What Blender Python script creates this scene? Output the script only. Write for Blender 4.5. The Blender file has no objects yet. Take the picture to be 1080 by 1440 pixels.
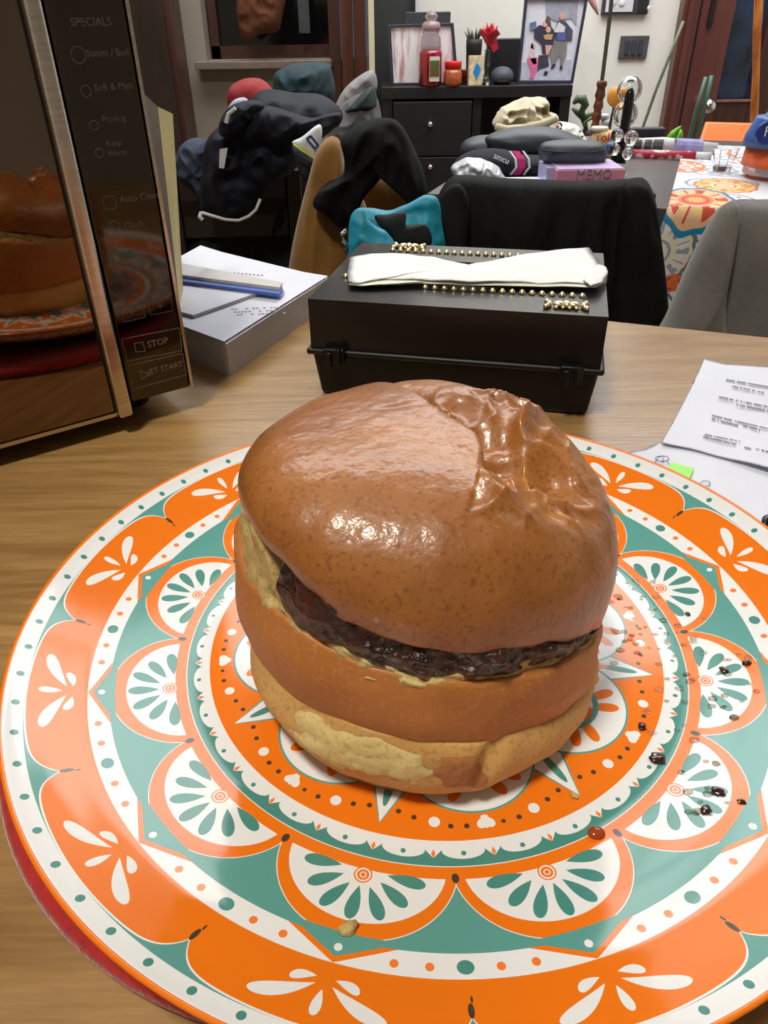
import bpy, bmesh, math, random
from math import sin, cos, pi, sqrt, atan2, exp, radians
from mathutils import Vector, Matrix, noise
random.seed(7)
C = bpy.context.scene.collection
S = bpy.context.scene
# ---------------------------------------------------------------- camera
F = 1040.0; HC = 0.2275                      # focal length in pixels of 1080x1440; camera height above the table top (z = 0)
CM = Matrix(((0.999899026, -0.0142104513, 0.0), (-0.00792414105, -0.557571379, 0.830091179), (-0.0117959703, -0.830007362, -0.557627685)))
cd = bpy.data.cameras.new('camera'); cam = bpy.data.objects.new('camera', cd); C.objects.link(cam)
cd.sensor_fit = 'HORIZONTAL'; cd.sensor_width = 36; cd.lens = 36 * F / 1080; cd.clip_start = 0.01; cd.clip_end = 50
cam.matrix_world = Matrix(((CM[0][0], -CM[0][1], -CM[0][2], 0), (CM[1][0], -CM[1][1], -CM[1][2], 0), (CM[2][0], -CM[2][1], -CM[2][2], HC), (0, 0, 0, 1)))
S.camera = cam
# ---------------------------------------------------------------- world, lights, exposure
w = bpy.data.worlds.new('world'); S.world = w; w.use_nodes = True
w.node_tree.nodes['Background'].inputs[0].default_value = (0.6, 0.68, 0.8, 1); w.node_tree.nodes['Background'].inputs[1].default_value = 0.10
S.view_settings.view_transform = 'Standard'; S.view_settings.look = 'None'; S.view_settings.gamma = 1; S.view_settings.use_curve_mapping = False
S.view_settings.exposure = 0.2
def area(name, loc, size, power, col, rot=(0, 0, 0), shape='DISK'):
    l = bpy.data.lights.new(name, 'AREA'); l.shape = shape; l.size = size; l.energy = power; l.color = col
    o = bpy.data.objects.new(name, l); C.objects.link(o); o.location = loc; o.rotation_euler = rot; return o
LAMPS = [('back', (0.22, 1.95, 1.40), 0.50, 2.0, (1.0, 0.985, 0.96)), ('kitchen', (-0.35, -0.15, 1.72), 0.30, 22, (1.0, 0.93, 0.80))]
for n, loc, sz, pw, col in LAMPS: area('lamp_light_' + n, (loc[0], loc[1], loc[2] - 0.02), sz, pw, col)
pl_ = area('lamp_light_panel', (0.35, 2.45, 1.815), 2.9, 68, (0.96, 0.985, 1.0), shape='RECTANGLE'); pl_.data.size_y = 1.5      # added panel, unseen; gives the plate its broad reflected wash
# ---------------------------------------------------------------- pixel helpers (a viewing ray met with a real plane)
def ray(px, py): return CM @ Vector((px - 540, py - 720, F))
def U(px, py, z=0.0):
    d = ray(px, py); t = (z - HC) / d.z; return Vector((d.x * t, d.y * t, z))
def at(px, py, Y):
    d = ray(px, py); t = Y / d.y; return Vector((d.x * t, Y, d.z * t + HC))
def on_plane(px, py, A, n):
    d = ray(px, py); o = Vector((0, 0, HC)); t = (A - o).dot(n) / d.dot(n); return o + d * t
# ---------------------------------------------------------------- materials
def lin(c): return tuple(((v / 255) / 12.92 if v / 255 <= 0.04045 else ((v / 255 + 0.055) / 1.055) ** 2.4) for v in c)
MATS = {}
def newmat(name):
    m = bpy.data.materials.new(name); m.use_nodes = True; return m, m.node_tree, m.node_tree.nodes['Principled BSDF']
def P(name, rgb, rough=0.5, var=0.12, scale=40, bump=0.0, bscale=None, metal=0.0, coat=0.0, trans=0.0, emit=0.0, spec=None, sheen=0.0, rgb2=None, stretch=None, detail=4.0, ior=None, vcon=(0.35, 0.65), alpha=None, sss=0.0):
    if name in MATS: return MATS[name]
    m, nt, b = newmat(name); N = nt.nodes; L = nt.links
    tc = N.new('ShaderNodeTexCoord'); mp = N.new('ShaderNodeMapping'); L.new(tc.outputs['Object'], mp.inputs[0])
    if stretch: mp.inputs['Scale'].default_value = stretch
    nz = N.new('ShaderNodeTexNoise'); nz.inputs['Scale'].default_value = scale; nz.inputs['Detail'].default_value = detail; L.new(mp.outputs[0], nz.inputs[0])
    cr = N.new('ShaderNodeValToRGB'); L.new(nz.outputs[0], cr.inputs[0]); a = lin(rgb); c2 = lin(rgb2) if rgb2 else None
    cr.color_ramp.elements[0].position = vcon[0]; cr.color_ramp.elements[1].position = vcon[1]
    cr.color_ramp.elements[0].color = (*[v * (1 - var) for v in a], 1) if not c2 else (*c2, 1)
    cr.color_ramp.elements[1].color = (*[min(1, v * (1 + var)) for v in a], 1) if not c2 else (*a, 1)
    L.new(cr.outputs[0], b.inputs['Base Color'])
    b.inputs['Roughness'].default_value = rough; b.inputs['Metallic'].default_value = metal
    b.inputs['Coat Weight'].default_value = coat; b.inputs['Coat Roughness'].default_value = 0.08
    b.inputs['Transmission Weight'].default_value = trans
    if ior: b.inputs['IOR'].default_value = ior
    if spec is not None: b.inputs['Specular IOR Level'].default_value = spec
    if sheen: b.inputs['Sheen Weight'].default_value = sheen
    if sss: b.inputs['Subsurface Weight'].default_value = sss; b.inputs['Subsurface Radius'].default_value = (0.01, 0.004, 0.002); b.inputs['Subsurface Scale'].default_value = 1.0
    if emit: L.new(cr.outputs[0], b.inputs['Emission Color']); b.inputs['Emission Strength'].default_value = emit
    if bump:
        n2 = N.new('ShaderNodeTexNoise'); n2.inputs['Scale'].default_value = bscale or scale * 3; n2.inputs['Detail'].default_value = 5; L.new(mp.outputs[0], n2.inputs[0])
        bp = N.new('ShaderNodeBump'); bp.inputs['Strength'].default_value = bump; bp.inputs['Distance'].default_value = 0.002
        L.new(n2.outputs[0], bp.inputs['Height']); L.new(bp.outputs[0], b.inputs['Normal'])
    MATS[name] = m; return m
# --- small expression compiler: E wraps a node socket and builds Math nodes
class E:
    nt = None
    def __init__(s, v): s.v = v
    @staticmethod
    def op(o, *a):
        n = E.nt.nodes.new('ShaderNodeMath'); n.operation = o
        for i, x in enumerate(a):
            if isinstance(x, E): E.nt.links.new(x.v, n.inputs[i])
            else: n.inputs[i].default_value = float(x)
        return E(n.outputs[0])
    def __add__(s, o): return E.op('ADD', s, o)
    __radd__ = __add__
    def __sub__(s, o): return E.op('SUBTRACT', s, o)
    def __rsub__(s, o): return E.op('SUBTRACT', o, s)
    def __mul__(s, o): return E.op('MULTIPLY', s, o)
    __rmul__ = __mul__
    def __truediv__(s, o): return E.op('DIVIDE', s, o)
    def __lt__(s, o): return E.op('LESS_THAN', s, o)
    def __gt__(s, o): return E.op('GREATER_THAN', s, o)
def eabs(a): return E.op('ABSOLUTE', a)
def esq(a): return a * a
def esqrt(a): return E.op('SQRT', E.op('MAXIMUM', a, 0))
def emin(a, b): return E.op('MINIMUM', a, b)
def emax(a, b): return E.op('MAXIMUM', a, b)
def esin(a): return E.op('SINE', a)
def ecos(a): return E.op('COSINE', a)
def eatan2(a, b): return E.op('ARCTAN2', a, b)
def epow(a, b): return E.op('POWER', a, b)
def AND(*a):
    r = a[0]
    for x in a[1:]: r = r * x
    return r
def disc(x, y, cx, cy, rx, ry=None):
    ry = ry or rx; return (esq((x - cx) / rx) + esq((y - cy) / ry)) < 1
def drop(x, y, x0, y0, x1, y1, wd, bend=0.0):            # teardrop from its point (x0,y0) to its round end (x1,y1)
    L = sqrt((x1 - x0) ** 2 + (y1 - y0) ** 2); c, s = (x1 - x0) / L, (y1 - y0) / L
    a = ((x - x0) * c + (y - y0) * s) / L; b = (y - y0) * c - (x - x0) * s
    if bend: b = b - bend * 4 * a * (1 - a)
    return (esq(b) < (esq(a * (wd * 2.6)) * (1 - a))) * (a > 0)
class Paint:
    def __init__(s, base):
        n = E.nt.nodes.new('ShaderNodeRGB'); n.outputs[0].default_value = (*base, 1); s.c = n.outputs[0]
    def add(s, mask, col):
        n = E.nt.nodes.new('ShaderNodeMix'); n.data_type = 'RGBA'; E.nt.links.new(mask.v, n.inputs[0]); E.nt.links.new(s.c, n.inputs[6]); n.inputs[7].default_value = (*col, 1); s.c = n.outputs[2]
# ---------------------------------------------------------------- object helpers
def link(name, me, m=None, parent=None, smooth=False):
    o = bpy.data.objects.new(name, me); C.objects.link(o)
    if m is not None:
        for x in (m if isinstance(m, (list, tuple)) else [m]): me.materials.append(x)
    if smooth:
        for p in me.polygons: p.use_smooth = True
    if parent is not None:
        o.parent = parent; o.matrix_parent_inverse = parent.matrix_basis.inverted()
    return o
def raw(name, vs, fs, m, parent=None, smooth=False, mi=None, recalc=True):
    me = bpy.data.meshes.new(name); me.from_pydata([tuple(v) for v in vs], [], fs); me.update()
    o = link(name, me, m, parent, smooth)
    if mi:
        for p, i in zip(me.polygons, mi): p.material_index = i
    if recalc:
        bm = bmesh.new(); bm.from_mesh(me); bmesh.ops.recalc_face_normals(bm, faces=bm.faces); bm.to_mesh(me); bm.free()
    return o
def tag(o, label, cat=None, group=None, kind=None):
    if label: o['label'] = label
    if cat: o['category'] = cat
    if group: o['group'] = group
    if kind: o['kind'] = kind
    return o
def thing(name, label, cat, loc=(0, 0, 0), group=None, rz=0.0):
    o = bpy.data.objects.new(name, None); o.empty_display_size = 0.02; C.objects.link(o); o.location = loc; o.rotation_euler = (0, 0, rz)
    bpy.context.view_layer.update() if False else None
    return tag(o, label, cat, group)
class MB:                                                # collects shapes into one mesh
    def __init__(s): s.v = []; s.f = []; s.m = []
    def add(s, vs, fs, mi=0):
        k = len(s.v); s.v += [Vector(v) for v in vs]; s.f += [[i + k for i in f] for f in fs]; s.m += [mi] * len(fs); return s
    def hexa(s, b, t, mi=0):                             # bottom ring (4), top ring (4)
        return s.add(list(b) + list(t), [(3, 2, 1, 0), (4, 5, 6, 7), (0, 1, 5, 4), (1, 2, 6, 5), (2, 3, 7, 6), (3, 0, 4, 7)], mi)
    def box(s, c, d, rz=0.0, mi=0):
        R = Matrix.Rotation(rz, 3, 'Z'); c = Vector(c); x, y, z = d[0] / 2, d[1] / 2, d[2] / 2
        q = [(-x, -y), (x, -y), (x, y), (-x, y)]
        return s.hexa([c + R @ Vector((a, b, -z)) for a, b in q], [c + R @ Vector((a, b, z)) for a, b in q], mi)
    def frame_box(s, o, ex, ey, ez, lo, hi, mi=0):       # box in a local frame
        q = [(lo[0], lo[1]), (hi[0], lo[1]), (hi[0], hi[1]), (lo[0], hi[1])]
        return s.hexa([o + ex * a + ey * b + ez * lo[2] for a, b in q], [o + ex * a + ey * b + ez * hi[2] for a, b in q], mi)
    def prism(s, poly, off, mi=0):
        n = len(poly); off = Vector(off)
        return s.add([Vector(p) for p in poly] + [Vector(p) + off for p in poly], [list(range(n)), list(range(2 * n - 1, n - 1, -1))] + [(i, (i + 1) % n, (i + 1) % n + n, i + n) for i in range(n)], mi)
    def tube(s, pts, rad, n=10, mi=0, cap=True):
        pts = [Vector(p) for p in pts]; rs = rad if isinstance(rad, (list, tuple)) else [rad] * len(pts); vs = []; fs = []
        up = Vector((0, 0, 1)); d0 = (pts[1] - pts[0]).normalized()
        if abs(d0.dot(up)) > 0.95: up = Vector((1, 0, 0))
        for i, p in enumerate(pts):
            d = (pts[min(i + 1, len(pts) - 1)] - pts[max(i - 1, 0)]).normalized(); a = d.cross(up).normalized(); b = d.cross(a)
            for k in range(n): t = 2 * pi * k / n; vs.append(p + (a * cos(t) + b * sin(t)) * rs[i])
        for i in range(len(pts) - 1):
            for k in range(n): fs.append((i * n + k, i * n + (k + 1) % n, (i + 1) * n + (k + 1) % n, (i + 1) * n + k))
        if cap: fs += [list(range(n - 1, -1, -1)), [(len(pts) - 1) * n + k for k in range(n)]]
        return s.add(vs, fs, mi)
    def lathe(s, c, prof, n=32, mi=0, ax=None):          # prof: (r, z) list
        c = Vector(c); vs = []; fs = []
        for r, z in prof:
            for k in range(n):
                t = 2 * pi * k / n; vs.append(c + Vector((max(r, 1e-5) * cos(t), max(r, 1e-5) * sin(t), z)))
        for i in range(len(prof) - 1):
            for k in range(n): fs.append((i * n + k, i * n + (k + 1) % n, (i + 1) * n + (k + 1) % n, (i + 1) * n + k))
        fs += [list(range(n - 1, -1, -1)), [(len(prof) - 1) * n + k for k in range(n)]]
        return s.add(vs, fs, mi)
    def ell(s, c, r, nu=16, nv=10, mi=0, fn=None):
        c = Vector(c); vs = []; fs = []
        for i in range(nv + 1):
            a = pi * i / nv
            for k in range(nu):
                t = 2 * pi * k / nu; p = Vector((sin(a) * cos(t), sin(a) * sin(t), cos(a)))
                if fn: p = p * fn(p)
                vs.append(c + Vector((p.x * r[0], p.y * r[1], p.z * r[2])))
        for i in range(nv):
            for k in range(nu): fs.append((i * nu + k, (i + 1) * nu + k, (i + 1) * nu + (k + 1) % nu, i * nu + (k + 1) % nu))
        return s.add(vs, fs, mi)
    def build(s, name, m, parent=None, smooth=False, bevel=0.0, seg=2, weld=0.0, recalc=True):
        me = bpy.data.meshes.new(name); me.from_pydata(s.v, [], s.f); me.update()
        o = link(name, me, m, parent, smooth)
        for p, i in zip(me.polygons, s.m): p.material_index = i
        bm = bmesh.new(); bm.from_mesh(me)
        if smooth or weld: bmesh.ops.remove_doubles(bm, verts=bm.verts, dist=weld or 1e-5)
        if recalc: bmesh.ops.recalc_face_normals(bm, faces=bm.faces)
        bm.to_mesh(me); bm.free()
        if bevel:
            b = o.modifiers.new('bevel', 'BEVEL'); b.width = bevel; b.segments = seg; b.limit_method = 'ANGLE'
            for p in me.polygons: p.use_smooth = True
            o.modifiers.new('wn', 'WEIGHTED_NORMAL')
        elif smooth == 'sharp' or smooth is True:
            for e in me.edges: pass
        return o
def bx(name, c, d, m, parent=None, rz=0.0, bevel=0.0): return MB().box(c, d, rz).build(name, m, parent, bevel=bevel)
def text_mesh(name, s, size, m, parent, origin, ex, ez, depth=0.0003, align='LEFT', spin=0.0):
    cu = bpy.data.curves.new(name, 'FONT'); cu.body = s; cu.size = size; cu.extrude = depth; cu.align_x = align; cu.resolution_u = 2
    t = bpy.data.objects.new('tmp', cu); C.objects.link(t); dg = bpy.context.evaluated_depsgraph_get(); me = bpy.data.meshes.new_from_object(t.evaluated_get(dg)); bpy.data.objects.remove(t)
    ex = Vector(ex).normalized(); ez = Vector(ez).normalized(); n = ex.cross(ez)
    me.transform(Matrix(((ex.x, ez.x, n.x, origin[0]), (ex.y, ez.y, n.y, origin[1]), (ex.z, ez.z, n.z, origin[2]), (0, 0, 0, 1))))
    return link(name, me, m, parent)
def catmull(pts, n):
    k = len(pts); out = []
    cum = [0]
    for i in range(k): cum.append(cum[-1] + (pts[(i + 1) % k] - pts[i]).length)
    for j in range(n):
        d = cum[-1] * j / n; i = max(q for q in range(k) if cum[q] <= d + 1e-12); t = (d - cum[i]) / max(1e-9, cum[i + 1] - cum[i])
        p0, p1, p2, p3 = pts[i - 1], pts[i], pts[(i + 1) % k], pts[(i + 2) % k]
        out.append(0.5 * ((2 * p1) + (p2 - p0) * t + (2 * p0 - 5 * p1 + 4 * p2 - p3) * t * t + (3 * p1 - p0 - 3 * p2 + p3) * t ** 3))
    return out
def cloth(name, px, Y, thick, m, parent=None, folds=0.012, fs=14.0, seed=0.0, zmin=None, rings=22, n=110, power=0.5, stretch=(1, 1, 1), ctr=None, tilt=0.0, sharp=1.0):
    """A soft body: outline standing at depth Y, inflated front and back, with fold relief; stretch shapes the folds."""
    ol = catmull([at(x, y, Y) for x, y in px], n)
    c = at(ctr[0], ctr[1], Y) if ctr else sum(ol, Vector()) / n
    vs = []; fs_ = []
    for side in (-1, 1):
        base = len(vs)
        for i in range(rings + 1):
            t = i / rings
            for k in range(n):
                if i == 0 and k > 0: continue
                p = c + (ol[k] - c) * t; h = (1 - t ** 2.6) ** power * thick
                q = Vector((p.x * fs * stretch[0] + seed, p.y * fs * stretch[1], p.z * fs * stretch[2] + seed * 1.7))
                f = noise.noise(q) + 0.5 * noise.noise(q * 2.1)
                f = (1 - 2 * abs(f)) if sharp > 1.5 else f
                f += .55 * (1 - 2.6 * abs(noise.noise(q * 2.3 + Vector((3, 1, 8))))) - .25
                h += folds * f * min(1, (1 - t) * 6)
                p = p + Vector((0, side * max(h, 0.0), 0)); p.y += tilt * (p.z - c.z)
                if i > 0:
                    w2 = Vector((noise.noise(q * 1.3 + Vector((9, 3, 1))), 0, noise.noise(q * 1.3 + Vector((2, 7, 5))))) * folds * 0.35 * t; p += w2
                if zmin is not None and p.z < zmin: p.z = zmin
                vs.append(p)
        def ix(i, k): return base if i == 0 else base + 1 + (i - 1) * n + k % n
        for k in range(n):
            fs_.append((ix(0, 0), ix(1, k), ix(1, k + 1)) if side < 0 else (ix(0, 0), ix(1, k + 1), ix(1, k)))
            for i in range(1, rings):
                q = (ix(i, k), ix(i + 1, k), ix(i + 1, k + 1), ix(i, k + 1)); fs_.append(q if side < 0 else q[::-1])
    o = raw(name, vs, fs_, m, parent, True)
    bm = bmesh.new(); bm.from_mesh(o.data); bmesh.ops.remove_doubles(bm, verts=bm.verts, dist=1e-5); bmesh.ops.recalc_face_normals(bm, faces=bm.faces); bm.to_mesh(o.data); bm.free()
    return o
def ubox(name, x0, y0, x1, y1, Y, dep, m, parent=None, bevel=0.0):      # upright box whose front face spans two pixel corners at depth Y
    a = at(x0, y1, Y); b = at(x1, y0, Y)
    return bx(name, ((a.x + b.x) / 2, Y + dep / 2, (a.z + b.z) / 2), (abs(b.x - a.x), dep, abs(b.z - a.z)), m, parent, 0, bevel)
# shared materials
white_wall = P('white_paint', (230, 228, 222), 0.85, 0.03, 6, 0.05, 200)
beige_wall = P('beige_paint', (150, 140, 128), 0.85, 0.05, 5)
dark_wood = P('dark_brown_wood', (66, 34, 24), 0.45, 0.25, 8, 0.1, 60, stretch=(6, 6, 0.6), coat=0.2)
red_wood = P('reddish_brown_wood', (92, 48, 42), 0.4, 0.14, 8, 0.08, 60, stretch=(6, 6, 0.6), coat=0.25)
black_ply = P('black_laminate', (20, 20, 23), 0.5, 0.1, 20)
dark_ply = P('dark_grey_laminate', (48, 50, 53), 0.5, 0.1, 20)
charcoal = P('charcoal_plastic', (58, 62, 74), 0.45, 0.08, 30)
chrome = P('chrome', (220, 220, 225), 0.12, 0.02, 10, metal=1)
brass = P('gold_metal', (246, 230, 186), 0.32, 0.06, 90, metal=1)
glass = P('clear_glass', (250, 252, 252), 0.02, 0.0, 10, trans=1.0, ior=1.45)
# ================================================================= SETTING
FZ = -0.75; CZ = 1.85
def struct(o, name=None):
    o['kind'] = 'structure'; return o
floor = struct(bx('floor', (0.4, 1.3, FZ - 0.05), (6.4, 6.6, 0.1), P('brown_floor_tile', (120, 96, 76), 0.4, 0.1, 9)))
ceil = struct(bx('ceiling', (0.4, 1.3, CZ + 0.05), (6.4, 6.6, 0.1), white_wall))
struct(bx('wall_left', (-1.9, 1.2, 0.55), (0.1, 6.4, 2.6), beige_wall))
struct(bx('wall_right', (2.8, 1.2, 0.55), (0.1, 6.4, 2.6), white_wall))
struct(bx('wall_front', (0.45, -2.0, 0.55), (4.6, 0.1, 2.6), white_wall))
YB = 3.3
xl = at(521, 80, YB).x; xr = at(957, 0, YB).x
struct(bx('wall_back', ((xl + 1.3) / 2, YB + 0.05, 0.55), (1.3 - xl, 0.1, 2.6), white_wall))
# back left bay: beige wall around a dark window with a sill
YL = 3.02
wl = at(287, 50, YL).x; wr = at(462, 50, YL).x; sz = at(370, 84, YL).z
struct(bx('trim_2', (0.4, 1.55, 1.66), (4.6, 0.14, 0.38), white_wall))     # unseen beam, added to keep the kitchen ceiling dim
b = MB()
b.box(((-1.9 + wl) / 2, YL + 0.06, 0.55), (wl + 1.9, 0.12, 2.6))
b.box(((wl + xl) / 2, YL + 0.06, (FZ + sz) / 2), (xl - wl, 0.12, sz - FZ))
b.box(((wl + xl) / 2, YL + 0.06, 1.55), (xl - wl, 0.12, 0.6))
struct(b.build('wall_back_left', beige_wall))
struct(bx('trim_1', ((xl + at(527, 80, 2.96).x) / 2, 3.0, 0.55), (0.016, 0.6, 2.6), P('cream_edge', (222, 214, 178), 0.6, 0.03)))
win = struct(bx('window_1', ((wl + wr) / 2, YL + 0.11, (sz + 1.25) / 2), (wr - wl, 0.01, 1.25 - sz), P('dark_window_glass', (14, 12, 12), 0.08, 0.05, 4)))
bx('window_sill', ((wl + wr) / 2 - 0.01, YL - 0.02, sz - 0.012), (wr - wl + 0.04, 0.12, 0.024), P('stone_sill', (120, 106, 94), 0.5, 0.08, 30), win, bevel=0.003)
bx('window_frame', ((wl + wr) / 2, YL + 0.095, sz + 0.02), (wr - wl, 0.03, 0.04), dark_wood, win)
bx('window_frame', (wl + 0.02, YL + 0.095, (sz + 1.25) / 2), (0.03, 0.03, 1.25 - sz), dark_wood, win)
# reddish wooden shutter beside the window, made of boards
sh = struct(bpy.data.objects.new('door_1', None)); C.objects.link(sh); sh.location = (wr, YL, FZ)
x = wr; bwid = (xl - 0.012 - wr) / 3
for k in range(3):
    bx('board', (x + bwid / 2, YL - 0.012 - 0.004 * (k % 2), 0.5), (bwid - 0.004, 0.03, 2.4), dark_wood if k < 1 else P('warm_brown_wood', (88, 46, 30), 0.42, 0.25, 8, 0.1, 60, stretch=(6, 6, .6)), sh, bevel=0.002); x += bwid
# dark wooden upright on the far left and tall cupboard
cb = thing('tall_cupboard', 'tall dark brown wooden cupboard behind the microwave, left of the beige wall', 'cupboard', (-1.3, 2.85, FZ))
xa = at(250, 100, 2.85).x
bx('body', (xa - 0.45, 2.935, 0.35), (0.9, 0.16, 2.2), dark_wood, cb, bevel=0.004)
bx('door', (xa - 0.235, 2.845, 0.35), (0.43, 0.02, 2.1), P('dark_cupboard_door', (48, 36, 28), 0.35, 0.3, 6, stretch=(5, 5, .6), coat=.3), cb, bevel=0.003)
bx('door', (xa - 0.68, 2.845, 0.35), (0.43, 0.02, 2.1), P('dark_cupboard_door', (48, 36, 28)), cb, bevel=0.003)
# entrance door on the right: frame, leaf with glass
dr = struct(bpy.data.objects.new('door_2', None)); C.objects.link(dr); dr.location = (1.4, YB, FZ)
g0 = at(1045, 0, YB - .03); g1 = at(1006, 140, YB - .03)
def V2(px, py, Y=YB - .03): return at(px, py, Y).x
xs = [xr, V2(984, 0), V2(1036, 0), V2(1085, 40), V2(1130, 0)]
zb = at(1030, 143, YB - 0.03).z
bx('door_jamb', ((xs[0] + xs[1]) / 2, YB, 0.5), (xs[1] - xs[0], 0.10, 2.5), red_wood, dr, bevel=0.004)
bx('jamb_moulding', (xs[0] + (xs[1] - xs[0]) * 0.45, YB - 0.055, 0.5), (0.02, 0.02, 2.5), red_wood, dr, bevel=0.004)
bx('stile', ((xs[1] + xs[2]) / 2 + 0.006, YB - 0.005, 0.5), (xs[2] - xs[1] - 0.012, 0.06, 2.46), red_wood, dr, bevel=0.003)
bx('stile', (xs[3] + 0.05, YB - 0.005, 0.5), (0.14, 0.06, 2.46), dark_wood, dr, bevel=0.003)
bx('rail', ((xs[2] + xs[3]) / 2, YB - 0.005, (FZ + zb) / 2), (xs[3] - xs[2], 0.05, zb - FZ), dark_wood, dr, bevel=0.003)
bx('glass_pane', ((xs[2] + xs[3]) / 2, YB + 0.005, (zb + 1.6) / 2), (xs[3] - xs[2] + 0.02, 0.012, 1.6 - zb), P('night_glass', (26, 40, 62), 0.06, 0.7, 7, spec=0.8), dr)
bx('glazing_bead', ((xs[2] + xs[3]) / 2, YB - 0.032, zb + 0.004), (xs[3] - xs[2], 0.012, 0.008), P('light_brown_bead', (140, 96, 84), .5), dr)
bx('lock_slot', (V2(999, 20), YB - 0.04, at(1000, 38, YB).z + 0.3), (0.016, 0.012, 0.6), P('near_black', (14, 10, 12), .5), dr)
k = at(997, 150, YB - 0.09)
MB().ell(k, (0.028, 0.024, 0.028)).build('door_knob', chrome, dr, True)
MB().tube([k, k + Vector((0, 0.07, 0))], 0.009).build('knob_stem', chrome, dr)
struct(bx('wall_back_right', (xs[3] + 0.12 + 0.6, YB + 0.05, 0.55), (1.2, 0.1, 2.6), P('grey_paint', (128, 126, 126), .8, .04)))
# ceiling lamps above the frame, then the added light panel
for (n, loc, szz, pw, col), lab in zip(LAMPS, ('round white ceiling lamp over the dark table', 'round warm ceiling lamp over the kitchen table')):
    t = thing('ceiling_lamp', lab, 'lamp', (loc[0], loc[1], CZ)); lz_ = loc[2]
    MB().tube([(loc[0], loc[1], CZ), (loc[0], loc[1], lz_ + .03)], .006, 8).build('rod', P('white_metal', (235, 235, 235), .4), t)
    MB().lathe((loc[0], loc[1], lz_), [(szz / 2 + .01, 0), (szz / 2 + .02, 0.012), (szz / 2, 0.03)], 40).build('lamp_base', P('white_metal', (235, 235, 235), .4), t, True)
    m, nt, bb = newmat('lamp_diffuser_' + n); bb.inputs['Emission Color'].default_value = (*col, 1); bb.inputs['Emission Strength'].default_value = 2.5; MATS[n] = m
    MB().lathe((loc[0], loc[1], lz_), [(szz / 2, 0.0), (szz / 2 - .02, -0.006), (0.001, -0.008)], 40).build('diffuser', m, t, True)
pt_ = thing('ceiling_panel_lamp', 'wide white luminous ceiling panel over the dining side', 'lamp', (0.35, 2.45, CZ))
bx('panel_frame', (0.35, 2.45, CZ - .012), (3.0, 1.6, .024), P('white_metal', (235, 235, 235), .4), pt_)
m, nt, bb = newmat('panel_diffuser'); bb.inputs['Emission Color'].default_value = (1, .99, .975, 1); bb.inputs['Emission Strength'].default_value = 0.5; MATS['pd'] = m
bx('diffuser', (0.35, 2.45, CZ - .027), (2.9, 1.5, .006), m, pt_)
# ================================================================= KITCHEN TABLE
ua = radians(-20.5); u = Vector((cos(ua), sin(ua), 0)); v = Vector((-sin(ua), cos(ua), 0)); Z = Vector((0, 0, 1))
def wood_table():
    m, nt, b = newmat('oak_table_top'); N = nt.nodes; L = nt.links
    tc = N.new('ShaderNodeTexCoord'); mp = N.new('ShaderNodeMapping'); mp.inputs['Rotation'].default_value = (0, 0, radians(-8)); mp.inputs['Scale'].default_value = (1.2, 12, 1)
    L.new(tc.outputs['Object'], mp.inputs[0])
    n1 = N.new('ShaderNodeTexNoise'); n1.inputs['Scale'].default_value = 4; n1.inputs['Detail'].default_value = 8; n1.inputs['Distortion'].default_value = 1.2; L.new(mp.outputs[0], n1.inputs[0])
    n2 = N.new('ShaderNodeTexNoise'); n2.inputs['Scale'].default_value = 30; n2.inputs['Detail'].default_value = 6; L.new(mp.outputs[0], n2.inputs[0])
    mx = N.new('ShaderNodeMath'); mx.operation = 'MULTIPLY_ADD'; L.new(n2.outputs[0], mx.inputs[0]); mx.inputs[1].default_value = 0.45; L.new(n1.outputs[0], mx.inputs[2])
    cr = N.new('ShaderNodeValToRGB'); L.new(mx.outputs[0], cr.inputs[0])
    cr.color_ramp.elements[0].position = 0.45; cr.color_ramp.elements[1].position = 0.95
    cr.color_ramp.elements[0].color = (*lin((126, 92, 50)), 1); cr.color_ramp.elements[1].color = (*lin((174, 138, 86)), 1)
    L.new(cr.outputs[0], b.inputs['Base Color']); b.inputs['Roughness'].default_value = 0.30; b.inputs['Specular IOR Level'].default_value = 1.0
    bp = N.new('ShaderNodeBump'); bp.inputs['Strength'].default_value = 0.12; bp.inputs['Distance'].default_value = 0.001; L.new(n2.outputs[0], bp.inputs['Height']); L.new(bp.outputs[0], b.inputs['Normal'])
    return m
tb = thing('kitchen_table', 'oak wooden table under the plate and burger', 'table', (0, 0.2, FZ))
E0 = Vector((0.202, 0.640, 0))                            # a point on the far edge
o = E0
ob = MB().frame_box(o, u, v, Z, (-1.25, -1.05, -0.035), (0.62, 0.0, 0.0)).build('tabletop', wood_table(), tb, bevel=0.003)
for a in (-1.18, 0.54):
    for c in (-0.98, -0.08):
        MB().frame_box(o, u, v, Z, (a - .03, c - .03, FZ), (a + .03, c + .03, -0.035)).build('leg', P('oak_leg', (150, 105, 62), .5), tb, bevel=.004)
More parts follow.
